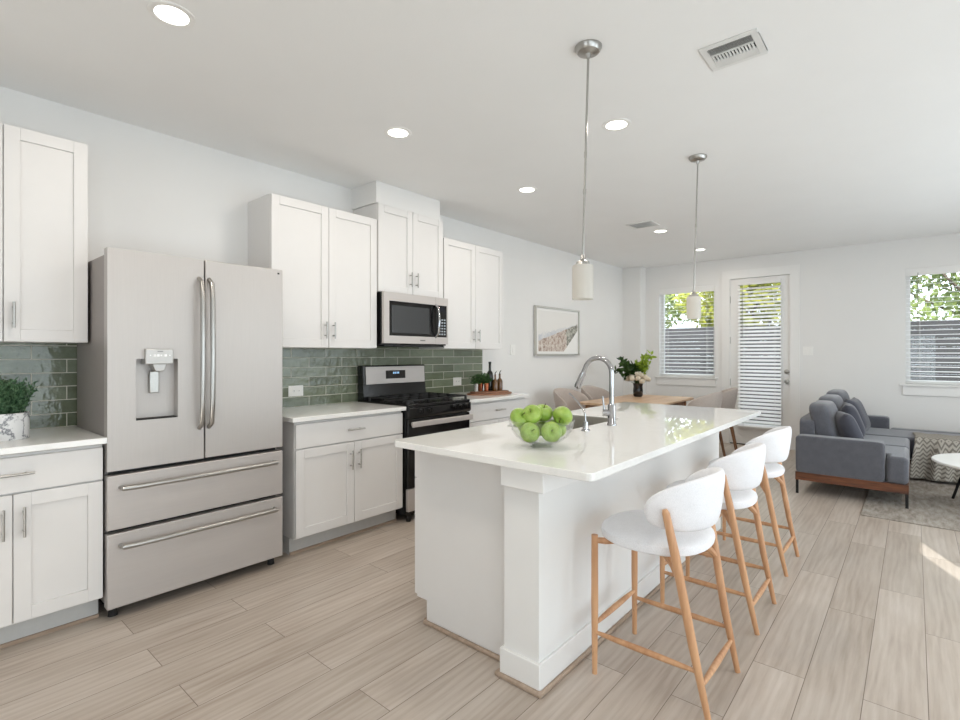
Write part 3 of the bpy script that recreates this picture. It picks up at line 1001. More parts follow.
# ================================================================== FURNITURE
def shell(m, cx, cz_rear, cz_end, rx, ry, H_rear, H_end, ang, thick, x_shift=0., lean=.0, nu=44, nr=18):
    """upholstered back: a rounded band swept round an elliptical arc open towards -x"""
    rings = []
    for i in range(nu + 1):
        u = -1 + 2 * i / nu
        u = max(-.9995, min(.9995, u))
        an = u * ang
        k = abs(u) ** 2
        zc = cz_rear + (cz_end - cz_rear) * k
        hh = (H_rear + (H_end - H_rear) * k) * (1 - abs(u) ** 6) ** (1 / 2.6)
        th = thick * (1 - abs(u) ** 8) ** .5
        p = Vector((cx + rx * cos(an), ry * sin(an), 0))
        nrm = Vector((cos(an) / rx, sin(an) / ry, 0)).normalized()
        ring = []
        for j in range(nr):
            a = 2 * pi * j / nr
            ca, sa = cos(a), sin(a)
            dz = hh * math.copysign(abs(sa) ** .55, sa)
            dn = th * math.copysign(abs(ca) ** .75, ca) / 2
            q = p + nrm * (dn + lean * dz) + Vector((0, 0, zc + dz))
            ring.append(q)
        rings.append(ring)
    vs = [q for r in rings for q in r]
    fs = []
    for i in range(nu):
        for j in range(nr):
            j2 = (j + 1) % nr
            fs.append((i * nr + j, i * nr + j2, (i + 1) * nr + j2, (i + 1) * nr + j))
    fs.append(tuple(range(nr))); fs.append(tuple(nu * nr + j for j in range(nr - 1, -1, -1)))
    return m.add(vs, fs)

def spindle(p0, p1, r0, r1, n=10):
    p0, p1 = Vector(p0), Vector(p1)
    pts = [p0.lerp(p1, k / 6) for k in range(7)]
    return MB().tube(pts, [r0, r0 + (r1 - r0) * .55, r0 + (r1 - r0) * .9, r1, r0 + (r1 - r0) * .9, r0 + (r1 - r0) * .55, r0], n)

def make_stool(label):
    t = thing('bar_stool', (0, 0, 0), label, 'stool', 'bar stools along the island')
    def dome(p):
        if p.z > 0: p.z *= 1.0
        return p
    # seat: rounded disc, a little wider at the rear
    MB().pill((-.04, 0, .580), (.218, .228, .034), .55, .86, 48, 14).build('seat', BOUCLE, t)
    m = MB(); shell(m, .0, .760, .722, .192, .215, .108, .066, radians(92), .040, lean=.12)
    m.build('backrest', BOUCLE, t, smooth=60)
    for s in (-1, 1):
        MB().tube([(-.225, s * .198, 0), (-.225, s * .198, .3), (-.225, s * .198, .575)], [.0105, .0145, .0135], 12).build('leg', OAK, t)
        MB().tube([(.225, s * .195, 0), (.172, s * .2, .25), (.112, s * .220, .59), (.084, s * .232, .735), (.080, s * .233, .748)], [.011, .016, .017, .014, .009], 12).build('leg', OAK, t)
        spindle((-.225, s * .198, .172), (.187, s * .199, .172), .0075, .0125).build('stretcher', OAK, t)
        # curved bracket from leg to seat
        MB().tube([(-.225, s * .198, .553), (-.19, s * .17, .550), (-.13, s * .12, .549)], [.012, .014, .010], 8).build('seat_bracket', OAK, t)
        MB().tube([(.135, s * .205, .46), (.09, s * .165, .525), (.03, s * .12, .549)], [.012, .018, .012], 8).build('seat_bracket', OAK, t)
    spindle((-.225, -.198, .205), (-.225, .198, .205), .0075, .0125).build('stretcher', OAK, t)
    spindle((.2, -.196, .125), (.2, .196, .125), .0075, .0125).build('stretcher', OAK, t)
    m = MB(); m.tube([(-.13, -.12, .549), (-.13, .12, .549)], .012, 8); m.tube([(.03, -.12, .549), (.03, .12, .549)], .012, 8)
    m.build('seat_frame', OAK, t)
    return t
st = make_stool('light grey oak-legged bar stool nearest the camera, at the near end of the island')
st.location = (2.895, 2.115, 0)
dup(st, (2.89, 2.875, 0), 0, 'light grey oak-legged bar stool in the middle of the row of three')
dup(st, (2.875, 3.69, 0), 0, 'light grey oak-legged bar stool farthest from the camera, by the far island end')

def make_chair(label, group):
    t = thing('dining_chair', (0, 0, 0), label, 'chair', group)
    MB().pill((-.01, 0, .455), (.235, .24, .045), .5, .7, 36, 12).build('seat', TAUPE, t)
    m = MB(); shell(m, -.02, .70, .66, .235, .265, .195, .12, radians(98), .045, lean=.16)
    m.build('backrest', TAUPE, t, smooth=60)
    for s in (-1, 1):
        MB().tube([(-.2, s * .205, 0), (-.18, s * .185, .42)], [.012, .018], 10).build('leg', CHAIRWOOD, t)
        MB().tube([(.26, s * .205, 0), (.18, s * .185, .42)], [.012, .018], 10).build('leg', CHAIRWOOD, t)
    m = MB(); m.box(-.19, .19, -.02, .02, .385, .415); m.box(-.19, -.16, -.185, .185, .385, .415); m.box(.16, .19, -.185, .185, .385, .415)
    m.build('seat_frame', CHAIRWOOD, t)
    return t
ch = make_chair('taupe dining chair at the table, its curved back leftmost beside the picture wall', 'dining chairs')
ch.location = (.50, 5.54, 0); ch.rotation_euler = (0, 0, pi)
dup(ch, (.50, 6.22, 0), pi, 'second taupe dining chair along the picture wall, behind the faucet')
dup(ch, (1.74, 6.25, 0), 0, 'taupe dining chair on the door side of the table, nearer the island')
dup(ch, (1.70, 7.08, .0), radians(14), 'taupe dining chair standing just before the glazed door')

# dining table
tb = thing('dining_table', (1.03, 6.2, 0), 'oak dining table with rounded corners below the window', 'table')
def rrect(x0, x1, y0, y1, r, n=6):
    pts = []
    for (cx, cy, s0) in ((x1 - r, y1 - r, 0), (x0 + r, y1 - r, 90), (x0 + r, y0 + r, 180), (x1 - r, y0 + r, 270)):
        for k in range(n + 1):
            an = radians(s0 + 90 * k / n); pts.append((cx + r * cos(an), cy + r * sin(an)))
    return pts
MB().prism(rrect(.60, 1.47, 5.40, 7.02, .1), 'z', .722, .75).build('tabletop', OAKT, tb, bevel=.006)
for (x, y) in ((.68, 5.52), (1.38, 5.52), (.68, 6.83), (1.38, 6.83)):
    MB().tube([(x, y, 0), (x, y, .722)], [.018, .028], 12).build('leg', CHAIRWOOD, tb)
m = MB(); m.box(.70, 1.36, 5.5, 5.53, .66, .722); m.box(.70, 1.36, 6.82, 6.85, .66, .722); m.box(.67, .70, 5.53, 6.82, .66, .722); m.box(1.36, 1.39, 5.53, 6.82, .66, .722)
m.build('apron', CHAIRWOOD, tb)

# vase and flowers
vs = MB().lathe([(0, 0), (.05, 0), (.062, .02), (.066, .08), (.06, .14), (.068, .18), (.064, .18), (.055, .14), (.06, .08), (.055, .02), (0, .012)], (.84, 6.62, .75), 28)
tag(vs.build('vase', VASEGLASS), 'black glass vase of flowers on the dining table', 'vase')
bq = thing('flower_bouquet', (.84, 6.62, .765), 'bouquet of cream roses and leafy branches in the black vase', 'flowers')
rr = random.Random(11)
def leaf(m, p, d, L, w):
    d = Vector(d).normalized(); q = d.cross(Vector((rr.gauss(0, 1), rr.gauss(0, 1), rr.gauss(0, .6)))).normalized()
    n = d.cross(q)
    p = Vector(p)
    m.add([p, p + d * L * .35 + q * w + n * L * .05, p + d * L * .75 + q * w * .7, p + d * L, p + d * L * .75 - q * w * .7, p + d * L * .35 - q * w + n * L * .05],
          [(0, 1, 2, 3), (0, 3, 4, 5)])
def branch(name, base, tip, lm, n, L, stems):
    base, tip = Vector(base), Vector(tip)
    sm = MB(); fm = MB()
    for s_ in range(stems):
        e = tip + Vector((max(-.11, min(.11, rr.gauss(0, .08))), max(-.11, min(.11, rr.gauss(0, .08))), max(-.12, min(.12, rr.gauss(0, .08)))))
        mid = base.lerp(e, .5) + Vector((0, 0, .05))
        pts = [base, base.lerp(mid, .6), mid, mid.lerp(e, .5), e]
        sm.tube(pts, [.004, .004, .003, .003, .002], 5)
        for k in range(n // stems):
            f = .3 + .7 * rr.random()
            p = (mid.lerp(e, (f - .5) * 2) if f > .5 else base.lerp(mid, f * 2))
            leaf(fm, p, (rr.gauss(0, 1), rr.gauss(0, 1), rr.gauss(.3, .8)), L * (.7 + .6 * rr.random()), L * .28)
    o = sm.build(name, STALK, bq)
    fm.build('leaves', lm, o, smooth=0)
branch('branch', (.84, 6.62, .90), (.72, 6.47, 1.19), LEAFD, 340, .075, 10)
branch('branch', (.84, 6.62, .90), (.93, 6.68, 1.22), LEAFL, 190, .072, 7)
for k in range(20):
    an = 2.4 * k; r = .02 + .14 * (k / 20) ** .6
    c = (.85 + cos(an) * r, 6.58 + sin(an) * r, 1.05 - .10 * (k / 20) + .03 * rr.random())
    f = MB()
    f.pill(c, (.034, .034, .032), 1, 1, 14, 8)
    for q in range(7):
        a2 = q * .9; 
        f.pill((c[0] + cos(a2) * .018, c[1] + sin(a2) * .018, c[2] - .004), (.021, .021, .027), 1, 1, 10, 6)
    fo = f.build('rose', PETAL, bq)
    MB().tube([(.84, 6.62, .9), (c[0], c[1], c[2] - .02)], .0025, 5).build('stalk', STALK, fo)

# sofa
sf = thing('sofa', (3.2, 6.8, 0), 'charcoal grey chaise sofa with walnut base by the glazed door', 'sofa')
SX0, SX1, SY0, SY1, CX1 = 2.815, 3.645, 5.65, 7.92, 4.75
CY0 = 7.06
m = MB(); m.box(SX0, SX1, SY0 + .005, SY0 + .03, .13, .205); m.box(SX0, SX0 + .025, SY0 + .03, SY1, .13, .205); m.box(SX0 + .025, CX1, SY1 - .025, SY1, .13, .205)
m.box(SX1 - .025, SX1, SY0 + .03, CY0, .13, .205); m.box(SX1, CX1, CY0, CY0 + .025, .13, .205); m.box(CX1 - .025, CX1, CY0 + .025, SY1 - .025, .13, .205)
m.build('base_frame', WALNUT, sf)
MB().box(SX0 + .03, SX1 - .03, SY0 + .04, SY1 - .03, .17, .21).build('deck', SOFA, sf)
def slabcush(name, x0, x1, y0, y1, z0, z1, mat=SOFA, e=.18, parent=None, fn=None):
    c = ((x0 + x1) / 2, (y0 + y1) / 2, (z0 + z1) / 2)
    return MB().pill(c, ((x1 - x0) / 2, (y1 - y0) / 2, (z1 - z0) / 2), e, e, 48, 20, fn).build(name, mat, parent or sf, smooth=60)
slabcush('arm', SX0, 3.487, SY0, SY0 + .16, .20, .552, e=.13)
slabcush('arm', SX0, 3.455, SY1 - .16, SY1, .20, .575, e=.13)
slabcush('back_frame', SX0 + .005, SX0 + .14, SY0 + .16, SY1 - .16, .20, .70, e=.12)
# T-shaped near seat cushion, second seat cushion, chaise cushion
m = MB().prism([(2.96, SY0 + .165), (3.495, SY0 + .165), (3.495, SY0 + .004), (SX1, SY0 + .004), (SX1, 6.36), (2.96, 6.36)], 'z', .205, .438)
m.build('seat_cushion', SOFA, sf, bevel=.035, segs=4)
m = MB().box(2.96, SX1, 6.365, 7.055, .205, .438)
m.build('seat_cushion', SOFA, sf, bevel=.035, segs=4)
m = MB().box(2.96, CX1, CY0 + .002, SY1 - .165, .205, .44); 
m.build('chaise_cushion', SOFA, sf, bevel=.035, segs=4)
MB().box(3.46, CX1, SY1 - .16, SY1 - .005, .205, .44).build('chaise_side', SOFA, sf, bevel=.03, segs=3)
for (y0, y1, zt_) in ((5.82, 6.45, .85), (6.46, 7.10, .873), (7.11, 7.75, .895)):
    def bulge(p): 
        return Vector((p.x - .22 * p.z + .03 * (1 - abs(p.y) / .34), p.y, p.z))
    slabcush('back_cushion', 2.905, 3.10, y0, y1, .442, zt_, e=.42, fn=bulge)
RUGT = .008
for (x, y, zb_) in ((SX0 + .015, SY0 + .015, 0), (SX1 - .012, SY0 + .015, RUGT), (SX0 + .015, SY1 - .015, 0), (CX1 - .02, CY0 + .015, RUGT), (CX1 - .02, SY1 - .015, 0)):
    MB().box(x - .011, x + .011, y - .008, y + .008, zb_, .205 if zb_ == 0 else .2).build('leg', METALBLK, sf)

def pillow(c, w, h, t, yaw, tilt, label):
    p = thing('throw_pillow', c, label, 'pillow', 'dark throw pillows on the sofa')
    m = MB()
    def fn(q):
        u, v = q.y / (w / 2), q.z / (h / 2)
        k = max(.12, (1 - u * u) * (1 - v * v)) ** .45
        return Vector((q.x * k, q.y * (1 - .08 * (1 - v * v)), q.z * (1 - .08 * (1 - u * u))))
    def sq(uu, vv): return None
    n = 14
    for sgn in (-1, 1):
        def f(a, b_):
            u, v = 2 * a - 1, 2 * b_ - 1
            k = (max(0, (1 - u ** 4)) * max(0, (1 - v ** 4))) ** .5
            q = Vector((sgn * t / 2 * k, u * w / 2 * (1 - .07 * (1 - v * v) * abs(u)), v * h / 2 * (1 - .07 * (1 - u * u) * abs(v))))
            return q
        m.grid(f, n, n)
    m.xf(Matrix.Translation(Vector(c)) @ Matrix.Rotation(yaw, 4, 'Z') @ Matrix.Rotation(tilt, 4, 'Y'))
    m.build('cover', PILLOW, p, smooth=70)
    return p
pillow((3.185, 6.02, .605), .42, .35, .16, radians(20), radians(-22), 'dark grey throw pillow nearest the sofa arm in front')
pillow((3.185, 6.62, .625), .42, .38, .16, radians(6), radians(-20), 'dark grey throw pillow in the middle of the sofa')
pillow((3.19, 7.14, .635), .42, .40, .15, radians(-6), radians(-20), 'dark grey throw pillow farthest along the sofa back')

# throw blanket over the chaise
def thr(a, b_):
    x = 3.665 + .98 * a
    L = 1.05 * b_
    fold = .026 * sin(a * 25 + 1.2 + 1.3 * sin(a * 9)) + .012 * sin(a * 61 + b_ * 3)
    top = .36
    if L < top:
        y = CY0 + .36 - L; z = .452 + .004 * sin(a * 34)
        if L > top - .06: z -= (L - (top - .06)) ** 2 * 2.0
    else:
        d = L - top
        y = CY0 - .022 - max(0, fold + .030) * min(1, d * 4) - .06 * d; z = .448 - min(d, .02) * .6 - max(0, d - .02) * .60
    return (x + .02 * sin(b_ * 5), y, max(z, .03))
m = MB().grid(thr, 70, 30)
tag(m.build('throw_blanket', THROW, smooth=80, solid=.008), 'zigzag woven beige throw draped over the sofa chaise', 'blanket')

# rug
m = MB().box(3.345, 5.45, 5.205, 7.35, 0, RUGT)
tag(m.build('area_rug', RUG, bevel=.003), 'grey beige woven rug under the sofa front and coffee table', 'rug')
# coffee table
ct = thing('coffee_table', (4.315, 6.05, RUGT), 'round white coffee table on thin black legs at the right edge', 'table')
MB().lathe([(0, .385), (.505, .385), (.52, .392), (.52, .402), (.515, .408), (0, .408)], (4.315, 6.05, 0), 56).build('tabletop', TABLEW, ct)
for k in range(3):
    an = radians(143 + 120 * k)
    x, y = 4.315 + cos(an) * .46, 6.05 + sin(an) * .46
    MB().tube([(x, y, RUGT), (4.315 + cos(an) * .34, 6.05 + sin(an) * .34, .386)], .011, 8).build('leg', METALBLK, ct)
m = MB().lathe([(.33, .374), (.35, .374), (.35, .386), (.33, .386), (.33, .374)], (4.315, 6.05, 0), 32)
m.build('support_ring', METALBLK, ct)

# ================================================================== SMALL THINGS
# blinds
def blind(label, x0, x1, z0, z1, y, pitch=.056, depth=.06, tilt=7, wand=True, valance=True, nm='window_blind'):
    t = thing(nm, ((x0 + x1) / 2, y, z1), label, 'blind', 'horizontal slat blinds on the back wall')
    MB().box(x0, x1, y - .03, y + .03, z1 - .045, z1).build('headrail', TRIM, t)
    if valance:
        MB().box(x0 - .004, x1 + .004, y - .042, y - .032, z1 - .085, z1 + .003).build('valance', TRIM, t, bevel=.003)
    m = MB(); z = z0 + .035
    ct_, st_ = cos(radians(tilt)), sin(radians(tilt))
    h = depth / 2
    while z < z1 - .055:
        dy, dz = h * ct_, h * st_
        th = .0014
        m.add([(x0, y - dy, z - dz - th), (x1, y - dy, z - dz - th), (x1, y, z + .0015 - th), (x0, y, z + .0015 - th), (x1, y + dy, z + dz - th), (x0, y + dy, z + dz - th),
               (x0, y - dy, z - dz + th), (x1, y - dy, z - dz + th), (x1, y, z + .0015 + th), (x0, y, z + .0015 + th), (x1, y + dy, z + dz + th), (x0, y + dy, z + dz + th)],
              [(0, 1, 2, 3), (3, 2, 4, 5), (6, 9, 8, 7), (9, 11, 10, 8), (0, 6, 7, 1), (5, 4, 10, 11), (0, 3, 9, 6), (3, 5, 11, 9), (1, 7, 8, 2), (2, 8, 10, 4)])
        z += pitch
    m.build('slats', SLAT, t, smooth=0)
    MB().box(x0, x1, y - .025, y + .025, z0, z0 + .018).build('bottom_rail', TRIM, t, bevel=.003)
    for f in (.14, .86):
        xx = x0 + (x1 - x0) * f
        mm = MB()
        for yy in (y - h - .001, y + h + .001): mm.tube([(xx, yy, z0 + .01), (xx, yy, z1 - .04)], .0013, 5)
        mm.build('ladder_cord', CORD, t)
    if wand:
        xx = x0 + (x1 - x0) * .12
        MB().tube([(xx, y - .04, z1 - .05), (xx, y - .045, z1 - .05 - .75 * min(1, (z1 - z0) / 1.4))], .004, 6).build('tilt_wand', WAND, t)
    return t
blind('white slat blind in the window left of the glazed door, behind the flowers', W1[0] + .006, W1[1] - .006, W1[2] + .02, W1[3] - .004, YB + .045, wand=False)
blind('white slat blind hung over the glass of the back door', 1.712, 2.266, .262, 2.375, YB - .029, pitch=.052, depth=.05, tilt=36, valance=False)
blind('white slat blind in the window above the sofa at the right', W2[0] + .006, W2[1] - .006, W2[2] + .02, W2[3] - .004, YB + .045)

# pendants
def pendant(x, y, label, dx=.028):
    t = thing('pendant_light', (x, y, 1.58), label, 'lamp', 'pendants above the island')
    MB().lathe([(0, H), (.062, H), (.062, H - .008), (.05, H - .024), (.014, H - .032), (.009, H - .05), (0, H - .05)], (x + dx, y, 0), 28).build('canopy', NICKEL, t)
    m = MB().tube([(x + dx, y, H - .04), (x, y, 1.775)], .0055, 8)
    for zz in (2.25, 2.08): m.tube([(x + dx * (zz - 1.787) / .93, y, zz - .012), (x + dx * (zz - 1.763) / .93, y, zz + .012)], .0075, 8)
    m.build('rod', NICKEL, t)
    MB().lathe([(0, 1.785), (.01, 1.785), (.014, 1.765), (.03, 1.755), (.034, 1.738), (.0, 1.738)], (x, y, 0), 20).build('socket_cap', NICKEL, t)
    MB().lathe([(.012, 1.738), (.046, 1.738), (.049, 1.732), (.049, 1.58), (.045, 1.58), (.045, 1.728), (.012, 1.734), (.012, 1.738)], (x, y, 0), 32).build('glass_shade', FROST, t)
    MB().pill((x, y, 1.68), (.025, .025, .04), 1, 1, 16, 10).build('bulb', PLASTIC, t)
    return t
pendant(2.505, 2.115, 'frosted cylinder pendant on a long rod nearer the camera, above the fruit bowl')
pendant(2.468, 3.80, 'frosted cylinder pendant farther from the camera, in front of the window')

# recessed lights
def make_can(x, y, label):
    t = thing('ceiling_light', (x, y, H), label, 'ceiling light', 'recessed ceiling lights')
    MB().lathe([(.063, H - .004), (.069, H - .007), (.086, H - .003), (.088, H)], (x, y, 0), 36).build('trim_ring', PLASTIC, t)
    MB().lathe([(0, H - .003), (.064, H - .003), (.064, H)], (x, y, 0), 32).build('lens', CANLENS, t)
    l = bpy.data.lights.new('can_lamp', 'AREA'); l.shape = 'DISK'; l.size = .12
    l.energy = CAN_WATTS; l.color = (1.0, .91, .81)
    o = bpy.data.objects.new('can_lamp', l); COL.objects.link(o)
    o.parent = t; o.location = (0, 0, -.012)
    return t
for (x, y, lab) in ((1.32, .782, 'round recessed ceiling light at the top left, nearest the camera'),
                    (1.166, 2.138, 'round recessed ceiling light above the refrigerator side of the aisle'),
                    (1.141, 3.60, 'round recessed ceiling light above the aisle beside the microwave cabinets'),
                    (2.28, 2.94, 'round recessed ceiling light right of the near pendant rod'),
                    (1.455, 5.813, 'round recessed ceiling light beside the small far ceiling vent'),
                    (1.469, 7.19, 'round recessed ceiling light behind the far pendant rod'),
                    (2.4, .6, 'added unseen ceiling light over the floor at the near end of the island'),  # from here on: lamps out of view, added for more light
                    (4.6, 3.4, 'added unseen ceiling light over the open floor right of the stools'),
                    (4.6, 6.6, 'added unseen ceiling light over the coffee table'),
                    (4.6, .4, 'added unseen ceiling light behind the camera on the right')):
    make_can(x, y, lab)

# ceiling vents
vt = thing('ceiling_vent', (3.037, 2.578, H), 'square white ceiling vent with open louvres, near the top right', 'vent')
vx0, vx1, vy0, vy1 = 2.915, 3.159, 2.46, 2.697
m = MB(); w = .03
m.box(vx0, vx1, vy0, vy0 + w, H - .006, H); m.box(vx0, vx1, vy1 - w, vy1, H - .006, H); m.box(vx0, vx0 + w, vy0 + w, vy1 - w, H - .006, H); m.box(vx1 - w, vx1, vy0 + w, vy1 - w, H - .006, H)
m.build('frame', VENTM, vt, bevel=.002)
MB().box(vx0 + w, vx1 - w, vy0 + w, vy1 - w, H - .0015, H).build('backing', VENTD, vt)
# louvre bank on the camera side, short cross blades in the middle, closed bank at the far side
ja, jb = vy0 + w, vy1 - w
ia, ib = vx0 + w, vx1 - w
q = MB()
for k in range(5):
    yy = ja + .003 + k * .0105
    q.prism([(yy + .007, H - .002), (yy + .0082, H - .002), (yy + .0012, H - .010), (yy, H - .010)], 'x', ia, ib)
q.build('louvre_bank', VENTM, vt, smooth=0)
q = MB()
q.box(ia, ib, ja + .056, ja + .062, H - .010, H - .001); q.box(ia, ib, ja + .116, ja + .122, H - .010, H - .001)
for k in range(13):
    xx = ia + .004 + k * .0139
    q.box(xx, xx + .0072, ja + .062, ja + .116, H - .009, H - .003)
q.build('cross_louvre', VENTM, vt, smooth=0)
q = MB()
for k in range(5):
    yy = ja + .124 + k * .0105
    q.prism([(yy, H - .002), (yy + .0012, H - .002), (yy + .0102, H - .010), (yy + .009, H - .010)], 'x', ia, ib)
q.build('louvre_bank', VENTM, vt, smooth=0)
v2 = thing('ceiling_vent', (1.42, 5.42, H), 'small white ceiling vent beside the far recessed light', 'vent')
m = MB(); a0, a1, c0, c1 = 1.27, 1.56, 5.28, 5.53
m.box(a0, a1, c0, c0 + .03, H - .006, H); m.box(a0, a1, c1 - .03, c1, H - .006, H); m.box(a0, a0 + .03, c0 + .03, c1 - .03, H - .006, H); m.box(a1 - .03, a1, c0 + .03, c1 - .03, H - .006, H)
m.build('frame', VENTM, v2)
MB().box(a0 + .03, a1 - .03, c0 + .03, c1 - .03, H - .0015, H).build('backing', VENTM, v2)
q = MB()
for k in range(11):
    xx = a0 + .034 + k * .0175
    q.prism([(xx, H - .002), (xx + .002, H - .002), (xx + .016, H - .010), (xx + .014, H - .010)], 'y', c0 + .03, c1 - .03)
q.build('louvre_bank', VENTM, v2, smooth=0)

# outlets and switches
def outlet(y, z, label, w=.125, x0=.009):
    t = thing('wall_outlet', (x0, y, z), label, 'outlet')
    MB().box(x0, x0 + .006, y - w / 2, y + w / 2, z - .042, z + .042).build('cover_plate', PLASTIC, t, bevel=.003)
    for s in (-1, 1):
        yy = y + s * .02
        f = MB().box(x0 + .006, x0 + .0085, yy - .015, yy + .015, z - .017, z + .017).build('socket', PLASTIC, t, bevel=.002)
        q = MB(); q.box(x0 + .0085, x0 + .009, yy - .006, yy - .004, z - .006, z + .006); q.box(x0 + .0085, x0 + .009, yy + .004, yy + .006, z - .006, z + .006)
        q.build('slots', SLOT, f)
    return t
outlet(2.087, 1.038, 'white outlet on the green tile left of the range')
outlet(3.93, 1.036, 'white outlet on the green tile right of the range')
t = thing('light_switch', (0, 4.915, 1.375), 'white light switch on the wall between the cabinets and the picture', 'switch')
MB().box(0, .009, 4.868, 4.962, 1.312, 1.438).build('cover_plate', PLASTIC, t, bevel=.002)
MB().box(.009, .014, 4.898, 4.932, 1.343, 1.407).build('rocker', PLASTIC, t, bevel=.002)
t = thing('light_switch', (2.58, YB, 1.366), 'white double light switch on the back wall right of the door', 'switch')
MB().box(2.522, 2.638, YB - .006, YB, 1.308, 1.424).build('cover_plate', PLASTIC, t, bevel=.002)
for xx in (2.556, 2.604):
    MB().box(xx - .017, xx + .017, YB - .010, YB - .006, 1.334, 1.398).build('rocker', PLASTIC, t, bevel=.002)

# framed picture
pf = thing('picture_frame', (0, 5.92, 1.30), 'silver framed pale mountain landscape print on the left wall', 'picture')
py0, py1, pz0, pz1 = 5.36, 6.47, 1.305, 1.945
m = MB(); w = .022
m.box(.002, .04, py0, py0 + w, pz0, pz1); m.box(.002, .04, py1 - w, py1, pz0, pz1); m.box(.002, .04, py0 + w, py1 - w, pz0, pz0 + w); m.box(.002, .04, py0 + w, py1 - w, pz1 - w, pz1)
m.build('frame', SILVERFR, pf)
MB().box(.004, .020, py0 + w, py1 - w, pz0 + w, pz1 - w).build('mount', MAT, pf)
MB().box(.020, .0212, 5.44, 6.43, 1.36, 1.89).build('print', ART, pf, smooth=0)

# faucet
fa = thing('kitchen_faucet', (2.348, 2.735, .914), 'chrome gooseneck pull-down faucet on the island worktop', 'faucet')
bx_, by_ = 2.348, 2.735
MB().lathe([(0, .914), (.027, .914), (.027, .920), (.0225, .926), (.0225, 1.028), (.018, 1.036), (.0, 1.036)], (bx_, by_, 0), 28).build('body', CHROME, fa)
pts = [(bx_, by_, 1.02), (bx_, by_, 1.12), (bx_, by_, 1.212)]
R_ = .088
for k in range(1, 13):
    an = radians(180 * .90 * k / 12)
    pts.append((bx_ - R_ + R_ * cos(an), by_, 1.212 + R_ * 1.03 * sin(an)))
last = Vector(pts[-1]); dirn = (Vector(pts[-1]) - Vector(pts[-2])).normalized()
pts.append(tuple(last + dirn * .03))
MB().tube(pts, .0142, 16).build('neck', CHROME, fa)
p0 = last + dirn * .025
MB().tube([p0, p0 + dirn * .02, p0 + dirn * .09, p0 + dirn * .105], [.0145, .018, .022, .019], 18).build('spray_head', CHROME, fa)
hd = Vector((-.76, -.55, 0)).normalized()
hb = Vector((bx_, by_, .985))
m = MB(); m.tube([hb, hb + hd * .052], [.020, .020], 16); m.tube([hb + hd * .040, hb + hd * .044 + Vector((0, 0, .03)), hb + hd * .052 + Vector((0, 0, .095))], [.007, .006, .005], 10)
m.build('lever_handle', CHROME, fa)

sd = thing('soap_dispenser', (2.338, 2.445, .914), 'slim chrome soap dispenser beside the sink, left of the faucet', 'soap dispenser')
x, y = 2.338, 2.445
MB().lathe([(0, .914), (.025, .914), (.025, .918), (.016, .924), (.014, .955), (.012, .962), (0, .962)], (x, y, 0), 24).build('base', CHROME, sd)
MB().tube([(x, y, .958), (x - .003, y, 1.0), (x - .012, y, 1.025), (x - .045, y - .005, 1.065), (x - .094, y - .01, 1.112)], [.005, .005, .005, .0048, .0045], 10).build('spout', CHROME, sd)

# fruit bowl with apples
BX, BY = 2.412, 1.908
bl = thing('fruit_bowl', (BX, BY, .914), 'clear glass footed bowl of green apples on the island', 'bowl')
prof_o = [(0, .914), (.050, .914), (.052, .917), (.044, .922), (.036, .926), (.058, .929), (.092, .941), (.118, .961), (.134, .986), (.142, 1.010), (.146, 1.030), (.1475, 1.033)]
prof_i = [(.1445, 1.034), (.1425, 1.030), (.138, 1.010), (.130, .988), (.115, .965), (.090, .9455), (.056, .9335), (0, .931)]
MB().lathe(prof_o + prof_i, (BX, BY, 0), 48).build('bowl', BOWLGLASS, bl)
sY, cY = sin(.7062), cos(.7062)
def make_apple():
    a = thing('apple', (0, 0, 0), 'x', 'apple', 'green apples in the glass bowl')
    r = .041
    prof = []
    for k in range(25):
        th = pi * k / 24
        rr_ = r * (1 + .10 * sin(th)) * sin(th) ** .92 if 0 < k < 24 else 0
        zz = -r * .93 * cos(th) 
        d = math.exp(-(rr_ / (r * .34)) ** 2)
        zz -= d * r * .42 if th > pi / 2 else -d * r * .20
        rr_ *= 1 + .10 * (zz / r)
        prof.append((rr_, zz))
    MB().lathe(prof, (0, 0, 0), 28).build('flesh', APPLE, a, smooth=80)
    MB().tube([(0, 0, r * .55), (.002, .001, r * .85), (.005, .002, r * 1.1)], [.0016, .0014, .002], 6).build('stem', STEM, a)
    return a
ap = make_apple()
# (lateral, depth from bowl centre, height, tilt towards camera, turn, label)
spots = [(-.057, -.050, .982, 1.15, .3, 'green apple low at the front left of the glass bowl'),
         (.036, -.060, .986, 1.25, -.1, 'green apple low at the front centre of the glass bowl'),
         (.068, .008, .990, .5, .8, 'green apple low at the right inside the glass bowl, half hidden'),
         (.010, .062, .984, .2, 2.0, 'green apple at the back of the glass bowl, mostly hidden'),
         (-.098, -.005, 1.040, .95, .5, 'green apple on top at the left rim of the glass bowl'),
         (-.043, -.012, 1.056, .9, -.5, 'green apple on top left of centre in the glass bowl'),
         (.010, .022, 1.059, .35, .4, 'green apple on top at the middle back of the glass bowl'),
         (.092, -.022, 1.053, 2.2, -.7, 'green apple on top at the right rim of the glass bowl'),
         (-.062, .058, .996, .4, .9, 'green apple low at the back left of the glass bowl, hidden')]
for i, (la, de, z, tl, tu, lab) in enumerate(spots):
    o = ap if i == 0 else dup(ap, (0, 0, 0))
    o.location = (BX + la * cY - de * sY, BY + la * sY + de * cY, z)
    o.rotation_euler = (Matrix.Rotation(.7062 + tu, 4, 'Z') @ Matrix.Rotation(tl, 4, 'X')).to_euler()
    o['label'] = lab

